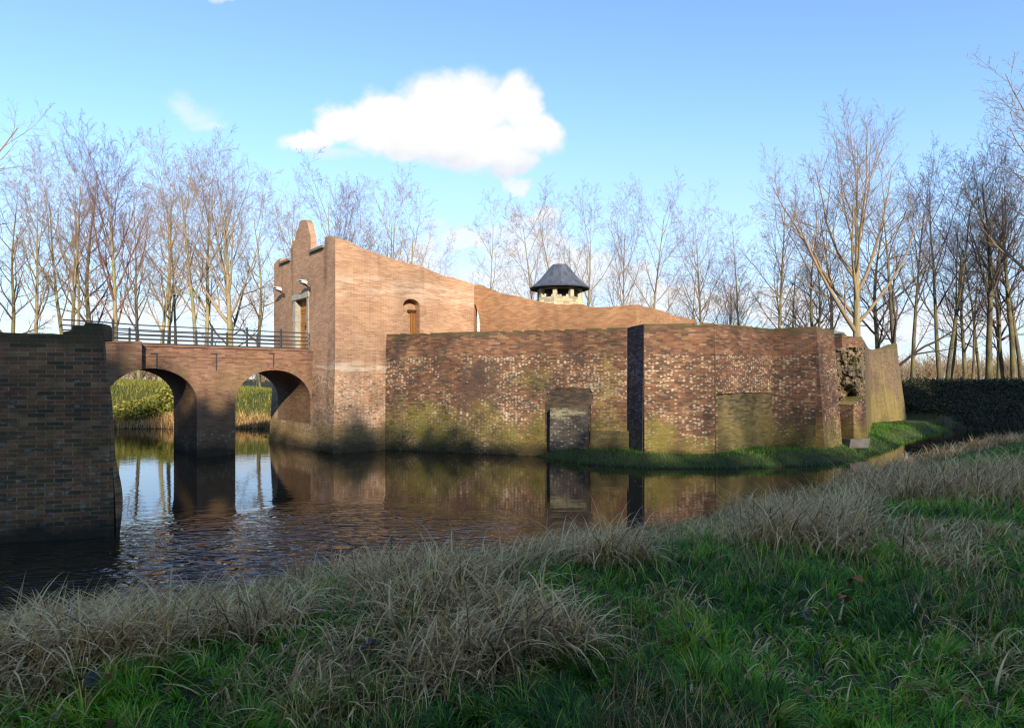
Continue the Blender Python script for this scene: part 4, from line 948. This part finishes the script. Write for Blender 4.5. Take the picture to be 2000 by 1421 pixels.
R = np.random.default_rng(5)
def vnoise(x, y, s, o=0):
    return np.array([mnoise.noise(Vector((a * s + o, b * s - o, o))) for a, b in zip(x, y)])
# near bank meadow grass
n = 340000
Yg = 2.2 + 15.5 * R.random(n) ** 1.65; Xg = (R.random(n) * 2 - 1) * Yg * .90
d_, ins, hm, _ = moat_sd(Xg, Yg); k = (~ins) & (hm < 1.6) & (d_ > .12); Xg, Yg, d_ = Xg[k], Yg[k], d_[k]
pn = vnoise(Xg, Yg, .55); pn2 = vnoise(Xg, Yg, 2.3, 7.)
k = R.random(len(Xg)) < np.clip(.75 + pn * .9 + pn2 * .5, .12, 1); Xg, Yg, d_, pn, pn2 = Xg[k], Yg[k], d_[k], pn[k], pn2[k]
# gather the roots into tufts that lean together
cell = .11; cx_ = np.floor(Xg / cell); cy_ = np.floor(Yg / cell); hsh = np.modf(np.abs(np.sin(cx_ * 12.9898 + cy_ * 78.233) * 43758.5453))[0]; hs2 = np.modf(np.abs(np.sin(cx_ * 39.3468 + cy_ * 11.135) * 24634.6345))[0]
pl = .55 * (hs2 > .3); Xg = Xg * (1 - pl) + pl * ((cx_ + .25 + .5 * hsh) * cell); Yg = Yg * (1 - pl) + pl * ((cy_ + .25 + .5 * hs2) * cell)
azf = hsh * 6.283
L = (.09 + .08 * R.random(len(Xg)) + .13 * np.clip(pn2, 0, 1) + .12 * hs2 ** 2) * .82 * np.clip(.9 + .03 * Yg, 1, 1.35)
W = (.004 + .009 * R.random(len(Xg)) ** 2) * np.clip(Yg / 4.5, 1, 2.4)
rn = np.clip(.36 + .22 * R.normal(size=len(Xg)) + .35 * (hsh - .5) - pn * .45 + .10 * pn2, 0, .86); dry = R.random(len(Xg)) < .03 + .10 * np.clip(-pn, 0, 1) + .22 * (hs2 > .93); rn[dry] = R.uniform(.86, 1, dry.sum())
tag(blades('meadow_grass', Xg, Yg, terrain(Xg, Yg) - .02, L, W, M_BLADE, 1, .78, 1.6, rn, (.25, .1), 4, azf), kind='stuff', label='green meadow grass on the near bank', cat='grass')
# dry tussocks on the near bank, placed where the photograph shows them
spots = []
def patch(px0, px1, py0, py1, n, ln, cnt, rad=.16):
    for _ in range(n): spots.append((R.uniform(px0, px1), R.uniform(py0, py1), ln * R.uniform(.7, 1.2), cnt, rad))
patch(-60, 230, 1215, 1330, 80, .54, 44); patch(60, 330, 1210, 1290, 60, .58, 42); patch(200, 580, 1165, 1250, 110, .52, 36); patch(580, 860, 1112, 1168, 95, .60, 40)
patch(740, 1000, 1160, 1210, 24, .5, 40); patch(760, 1130, 1190, 1280, 34, .50, 60, .13); patch(830, 990, 1280, 1350, 12, .50, 110, .12); patch(860, 1040, 1095, 1140, 34, .5, 36); patch(1030, 1230, 1058, 1105, 75, .68, 42); patch(1230, 1460, 1035, 1072, 42, .5, 36)
patch(1440, 1680, 985, 1060, 100, .78, 50, .2); patch(1660, 2040, 925, 985, 170, .88, 50, .25); patch(1500, 1700, 1040, 1080, 22, .5, 50); patch(1760, 2000, 1030, 1110, 34, .34, 70, .2)
patch(480, 720, 1300, 1400, 14, .34, 60, .15); patch(0, 120, 1340, 1420, 8, .3, 40); patch(640, 760, 1230, 1280, 6, .35, 40); patch(1230, 1330, 1150, 1200, 3, .3, 40); patch(1300, 1900, 1110, 1400, 22, .24, 40); patch(1930, 2010, 1270, 1350, 6, .3, 60)
shore = [P_[0] for P_ in MOAT[1:14]]
bx, by, bl, br, bw = [], [], [], [], []
for a_, b_ in zip(shore[:-1], shore[1:]):            # continuous pale fringe along the water's edge
    ln_ = math.hypot(b_[0] - a_[0], b_[1] - a_[1]); dn_ = V2((-(b_[1] - a_[1]), b_[0] - a_[0])).normalized(); dn_ = -dn_
    for _ in range(int(ln_ * 9)):
        f_ = R.random(); off = abs(R.normal(0, .55)) + .02; x = a_[0] + (b_[0] - a_[0]) * f_ + dn_.x * off; y = a_[1] + (b_[1] - a_[1]) * f_ + dn_.y * off
        if mnoise.noise(Vector((x * .55, y * .55, 4))) < -.28: continue
        m2 = 22; q = R.normal(0, .13, (2, m2)); tone = R.normal(.66, .15); big = 1 + .05 * max(0, y - 9)
        bx.append(x + q[0]); by.append(y + q[1]); bl.append(.46 * big * R.uniform(.4, 1.15, m2)); br.append(np.clip(tone + R.normal(0, .22, m2), 0, 1)); bw.append(np.full(m2, .0095 * max(1, y / 9)))
for px, py, ln, cnt, rad in spots:
    x, y = ground_px(px, py); tone = R.normal(.60, .17)
    a = R.random(cnt) * 6.283; q = np.sqrt(R.random(cnt)) * rad * (1.25 + y * .06)
    bx.append(x + np.cos(a) * q); by.append(y + np.sin(a) * q); bl.append(ln * R.uniform(.45, 1.15, cnt)); br.append(np.clip(tone + R.normal(0, .28, cnt), 0, 1)); bw.append(np.full(cnt, .0105 * max(1, y / 9)))
bx, by, bl, br, bw = map(np.concatenate, (bx, by, bl, br, bw))
d_, ins, hm, _ = moat_sd(bx, by); k = (~ins) | (d_ < .35); bx, by, bl, br, bw = bx[k], by[k], bl[k], br[k], bw[k]
tag(blades('dry_reed_grass', bx, by, np.maximum(terrain(bx, by), -.05) - .02, bl * .88, bw * R.uniform(.5, 1.7, len(bx)), M_DRY, 2, .5, 2.3, br, (.35, -.3), 6), kind='stuff', label='straw-coloured reed grass along the near waterside', cat='grass')
# flattened old straw under everything
n = 22000; Yg = 2.3 + 10 * R.random(n) ** 1.5; Xg = (R.random(n) * 2 - 1) * Yg * .88; d_, ins, hm, _ = moat_sd(Xg, Yg); k = (~ins) & (vnoise(Xg, Yg, .8, 3.) > .12); Xg, Yg = Xg[k], Yg[k]
tag(blades('matted_straw', Xg, Yg, terrain(Xg, Yg) + .01, .16 + .18 * R.random(len(Xg)), np.full(len(Xg), .004) * np.clip(Yg / 4, 1, 2), M_DRY, 3, 1.15, .5, R.uniform(0, .75, len(Xg))), kind='stuff', label='matted old straw lying between the grass', cat='grass')
# short grass on the castle foot and small ledge
n = 170000; Xg = R.uniform(-13, 30, n); Yg = R.uniform(18.8, 40, n); d_, ins, hm, _ = moat_sd(Xg, Yg); k = (~ins) & (hm < .9) & (d_ < np.where(Xg > 12, 6.0, 2.4)) & ((Xg > 1) | (Xg < -10)); Xg, Yg = Xg[k], Yg[k]
tag(blades('castle_foot_grass', Xg, Yg, terrain(Xg, Yg) - .02, R.uniform(.08, .2, len(Xg)), np.full(len(Xg), .016), M_FOOTG, 4, .5, 1.0, R.uniform(.25, .85, len(Xg)), nseg=3), kind='stuff', label='short bright grass at the foot of the castle walls', cat='grass')
tx, ty_, tz_ = [], [], []
for a_, b_, z_, m_ in ((A, Bp, 4.58, 260), (Dp, Ep, 4.62, 120), (Ep, Gp, 4.60, 110), (Gp, Hp, 4.60, 90)):
    dv = (b_ - a_); nv = Vector((dv.y, -dv.x)).normalized()
    for _ in range(m_):
        f_ = R.random(); f_ = round(f_ * 14) / 14 + R.normal(0, .012) if R.random() < .6 else f_
        f_ = min(max(f_, .01), .99); q = a_ + dv * f_ - nv * R.uniform(.03, .4); tx.append(q.x); ty_.append(q.y); tz_.append(z_ - .02)
tag(blades('wall_top_growth', np.array(tx), np.array(ty_), np.array(tz_), R.uniform(.05, .17, len(tx)), np.full(len(tx), .012), M_BUSH, 41, .6, 1.2, nseg=3), kind='stuff', label='tiny moss and grass tufts growing along the old wall tops', cat='moss')
fx, fy = [], []
for a_, b_, m_ in ((C + NR * .15, A + WN * .2, 140), (A + WN * .24, A + WD * 6.3 + WN * .24, 420), (C + NL * .2 + Vd * 1.0, C + NL * .2 + NR * .2, 120)):
    for _ in range(m_):
        f_ = R.random(); f_ = round(f_ * 9) / 9 + R.normal(0, .03) if R.random() < .55 else f_
        q = a_ + (b_ - a_) * min(max(f_, 0), 1); fx.append(q.x + R.normal(0, .03)); fy.append(q.y + R.normal(0, .03))
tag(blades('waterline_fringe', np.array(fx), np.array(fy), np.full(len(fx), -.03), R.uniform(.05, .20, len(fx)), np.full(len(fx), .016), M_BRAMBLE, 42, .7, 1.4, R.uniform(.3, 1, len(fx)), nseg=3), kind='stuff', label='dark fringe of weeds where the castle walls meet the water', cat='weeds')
# far bank behind the arches: reeds at the water, bushes above
n = 16000; Xg = R.uniform(-27, -9, n); Yg = R.uniform(34, 37, n); d_, ins, hm, _ = moat_sd(Xg, Yg); k = (~ins) & (d_ < 1.6); Xg, Yg = Xg[k], Yg[k]
tag(blades('far_bank_reeds', Xg, Yg, terrain(Xg, Yg) - .02, R.uniform(.3, .65, len(Xg)), np.full(len(Xg), .025), M_DRY, 6, .3, 1.0, nseg=3), kind='stuff', label='pale reeds along the far bank seen through the arches', cat='reeds')
n = 40000; Xg = R.uniform(-32, -8, n); Yg = R.uniform(35, 46, n); d_, ins, hm, _ = moat_sd(Xg, Yg); k = (~ins) & (d_ > 1.2); Xg, Yg = Xg[k], Yg[k]
tag(blades('far_bank_grass', Xg, Yg, terrain(Xg, Yg) - .02, R.uniform(.15, .45, len(Xg)), np.full(len(Xg), .03), M_BUSH, 7, .5, 1.0, nseg=3), kind='stuff', label='sunlit grass on the far bank seen through the arches', cat='grass')
for i, (px, py, Y, w, h, lab) in enumerate(((262, 800, 35.6, 1.5, 1.0, 'dark rounded bush on the far bank at the left side of the left arch'), (300, 790, 36.2, 1.4, .95, 'leafy bush at the middle of the left arch on the far bank'), (335, 775, 37, 1.1, 1.0, 'yellowish bush beside the pier in the left arch')  )):
    x, y = XY(px, Y); z0 = th1(x, y); m_ = 1500
    q = R.normal(size=(m_, 3)); q /= np.linalg.norm(q, axis=1, keepdims=True); q *= R.random((m_, 1)) ** .4
    pts = np.stack([x + q[:, 0] * w, y + q[:, 1] * w * .7, z0 + h * .45 + q[:, 2] * h * .6], 1); pts[:, 2] += .25 * vnoise(pts[:, 0], pts[:, 2], 1.7)
    r = empty('bush', (x, y, z0), lab, 'bush', 'bushes on the far bank')
    o = leaves('foliage', pts - np.array([x, y, z0]), .09, M_BUSH, 20 + i); o.parent = r
    S = Lst()
    for k2 in range(9):
        a = k2 * .7; S.tube([Vector((0, 0, -.1)), Vector((math.cos(a) * w * .3, math.sin(a) * w * .2, h * .4)), Vector((math.cos(a) * w * .6, math.sin(a) * w * .4, h * .8))], [.03, .02, .008], 4)
    o = bpy.data.objects.new('stem', S.mesh('stem', M_TWIGD)); COL.objects.link(o); o.parent = r
# bramble cover on the right-hand embankment
n = 120000; Xg = R.uniform(21, 62, n); Yg = R.uniform(34, 50, n); d_, ins, hm, _ = moat_sd(Xg, Yg); zz = terrain(Xg, Yg); k = (~ins) & (Xg < Yg * 1.1) & (((hm > 1.5) & (Xg > 25.5)) | ((zz > .62) & (Xg > 23.5))); Xg, Yg, zz = Xg[k], Yg[k], zz[k]; pts = np.stack([Xg, Yg, zz + R.random(len(Xg)) ** 1.5 * (.36 + .38 * vnoise(Xg, Yg, .6))], 1)
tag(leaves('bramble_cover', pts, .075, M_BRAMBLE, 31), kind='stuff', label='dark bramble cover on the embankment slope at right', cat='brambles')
n = 9000; Xg = R.uniform(22, 45, n); Yg = R.uniform(31, 39, n); d_, ins, hm, _ = moat_sd(Xg, Yg); k = (d_ < 1.0) & (hm > 1.2); Xg, Yg = Xg[k], Yg[k]
tag(blades('embankment_reeds', Xg, Yg, np.maximum(terrain(Xg, Yg), -.1), R.uniform(.4, 1.0, len(Xg)), np.full(len(Xg), .022), M_BRAMBLE, 8, .4, 1.0, R.uniform(0, 1, len(Xg)), nseg=3), kind='stuff', label='dark reeds at the foot of the dark embankment', cat='reeds')
# far thicket along the horizon
S = Lst(); rg = random.Random(77)
for i in range(420):
    Y = rg.uniform(75, 120); px = rg.uniform(-80, 2080); x, y = XY(px, Y)
    for k in range(12):
        a = rg.uniform(0, 6.28); d = Vector((math.cos(a) * .5, math.sin(a) * .5, 1)).normalized(); p = Vector((x + rg.uniform(-1, 1), y, 2.4)); hh = rg.uniform(1.2, 4.2)
        S.tube([p, p + d * hh * .5, p + d * hh + Vector((rg.uniform(-.5, .5), 0, 0))], [.05, .035, .02], 3)
        for m_ in range(6):
            q = p + d * hh * rg.uniform(.3, .95); e = Vector((rg.uniform(-1, 1), rg.uniform(-.6, .6), rg.uniform(.3, 1))).normalized()
            S.tube([q, q + e * rg.uniform(.4, 1.3)], [.028, .014], 3)
o = bpy.data.objects.new('far_thicket', S.mesh('far_thicket', M_TWIG)); COL.objects.link(o); tag(o, 'low leafless thicket along the horizon behind the trees', 'thicket', kind='stuff')

# ------------------------------------------------------------------ fallen leaves
def leaf(px, py, size, mat, lab, seed):
    x, y = ground_px(px, py); z = th1(x, y) + .10; rg = random.Random(seed); m_ = MB(); a0 = rg.uniform(0, 6.28)
    pts = []
    for k in range(12):
        a = 6.283 * k / 12; r_ = size * (.55 + .45 * abs(math.cos(a * 1.5))) * (1.0 if k % 2 else .8)
        pts.append(Vector((x + math.cos(a + a0) * r_, y + math.sin(a + a0) * r_ * .75, z + .35 * size * math.cos(a * 2) + size * .3 * math.sin(a))))
    c_ = Vector((x, y, z + .012)); dn_ = Vector((0, 0, -.003))
    for k in range(12): m_.face([c_, pts[k], pts[(k + 1) % 12]]); m_.face([c_ + dn_, pts[(k + 1) % 12] + dn_, pts[k] + dn_])
    tag(m_.build('fallen_leaf', mat), lab, 'leaf', 'fallen leaves on the near bank')
leaf(1570, 1232, .055, M_LEAF, 'wet grey-brown fallen leaf lying flat, brightest of the three at lower right', 1)
leaf(1345, 1253, .045, M_LEAF, 'small dark fallen leaf left of the flat grey-brown leaf', 2)
leaf(1375, 1288, .05, M_LEAF, 'dark purple-brown fallen leaf at the edge of a bare patch', 3)
leaf(1040, 1262, .075, M_LEAF, 'broad dark fallen leaf beside the dry tussock in the middle', 4)
leaf(1668, 1160, .075, M_LEAFO, 'orange fallen leaf in the green grass at right', 5)
leaf(720, 1292, .06, M_LEAF, 'dark fallen leaf left of the big dry tussock', 6)
leaf(1648, 1195, .05, M_LEAFO, 'small rusty leaf just below the orange one', 7)
leaf(170, 1370, .08, M_LEAF, 'dark curled leaf in the bottom left corner grass', 8)

n = 700; Yl = 2.4 + 9 * R.random(n) ** 1.4; Xl = (R.random(n) * 2 - 1) * Yl * .88; d_, ins, hm, _ = moat_sd(Xl, Yl); k = (~ins) & (vnoise(Xl, Yl, .9, 5.) > -.05); Xl, Yl = Xl[k], Yl[k]
o = leaves('leaf_litter', np.stack([Xl, Yl, terrain(Xl, Yl) + R.uniform(.03, .12, len(Xl))], 1), .028, M_DRY, 51); o.data.attributes['rnd'].data.foreach_set('value', np.repeat(R.uniform(0, .42, len(Xl)), 4).astype(np.float32))
tag(o, 'small brown dead leaves scattered through the grass', 'leaves', kind='stuff')
n = 420; Xl = R.uniform(-5, 5, n); Yl = R.uniform(10.5, 21.5, n); d_, ins, hm, _ = moat_sd(Xl, Yl); k = ins & (vnoise(Xl, Yl, .5, 8.) > .05); Xl, Yl = Xl[k], Yl[k]; m_ = len(Xl); a = R.uniform(0, 6.28, m_); sz = R.uniform(.012, .035, m_)
c_ = np.stack([Xl, Yl, np.full(m_, .004)], 1); e1_ = np.stack([np.cos(a), np.sin(a), np.zeros(m_)], 1) * sz[:, None]; e2_ = np.stack([-np.sin(a), np.cos(a), np.full(m_, .15)], 1) * (sz * .55)[:, None]
tag(np_mesh('floating_leaves', np.stack([c_ - e1_, c_ + e2_, c_ + e1_, c_ - e2_ * [1, 1, 0]], 1).reshape(-1, 3), np.arange(4 * m_), np.full(m_, 4), M_DRY, {'rnd': np.repeat(R.uniform(.2, .9, m_), 4)}), 'small pale leaves floating on the dark moat', 'leaves', kind='stuff')

# ------------------------------------------------------------------ unseen evergreen belt added behind the photographer, heights shaped to shade bank and moat
prof_x = [-30, 0, 5, 9, 14, 18, 22, 29, 33, 40, 45.5, 48, 60, 95]; prof_z = [32, 31.5, 27.6, 26.6, 26.2, 26.0, 24.2, 24.6, 25.4, 28.0, 31.0, 35, 37.5, 38]
V_, F_ = [], []
xs = np.arange(-30, 95, .9)
for j, f_ in enumerate((0, .5, 1.0)):
    for side in (0, 1):
        pass
rows = []
for (yo, f_) in ((-38.5, 0), (-39.0, .55), (-39.6, .9), (-40.0, 1.0), (-41.2, .93), (-42.4, .5), (-43, 0)):
    rows.append([(x, yo + .5 * mnoise.noise(Vector((x * .5, yo, f_ * 4))), (np.interp(x, prof_x, prof_z) - .5 + .5 * mnoise.noise(Vector((x * .45, 0, 9)))) * f_ + (0 if f_ else .8)) for x in xs])
for r_ in rows: V_ += r_
nx_ = len(xs)
for j in range(len(rows) - 1):
    for i in range(nx_ - 1): a = j * nx_ + i; F_.append((a, a + 1, a + nx_ + 1, a + nx_))
core = np.array(V_); ff = np.array(F_)
n = 22000; lx = R.uniform(-30, 95, n); lz = np.interp(lx, prof_x, prof_z) + R.normal(-.1, .7, n) + .8 * np.sin(lx * 1.3) * np.sin(lx * .37 + 1); ly = R.uniform(-42, -39, n)
a = R.normal(size=(n, 3)); a /= np.linalg.norm(a, axis=1, keepdims=True); b = np.cross(a, R.normal(size=(n, 3))); b /= np.linalg.norm(b, axis=1, keepdims=True)
c_ = np.stack([lx, ly, lz], 1); lv = np.stack([c_ - a * .3, c_ + b * .2, c_ + a * .3, c_ - b * .2], 1).reshape(-1, 3)
vv = np.concatenate([core, lv]); fl = np.concatenate([ff.ravel(), np.arange(4 * n) + len(core)])
tag(np_mesh('evergreen_shade_belt', vv, fl, np.full(len(ff) + n, 4), M_EVER, {'rnd': R.random(len(vv))}), 'dense evergreen belt out of view behind the camera, shading the near bank', 'trees', kind='stuff')
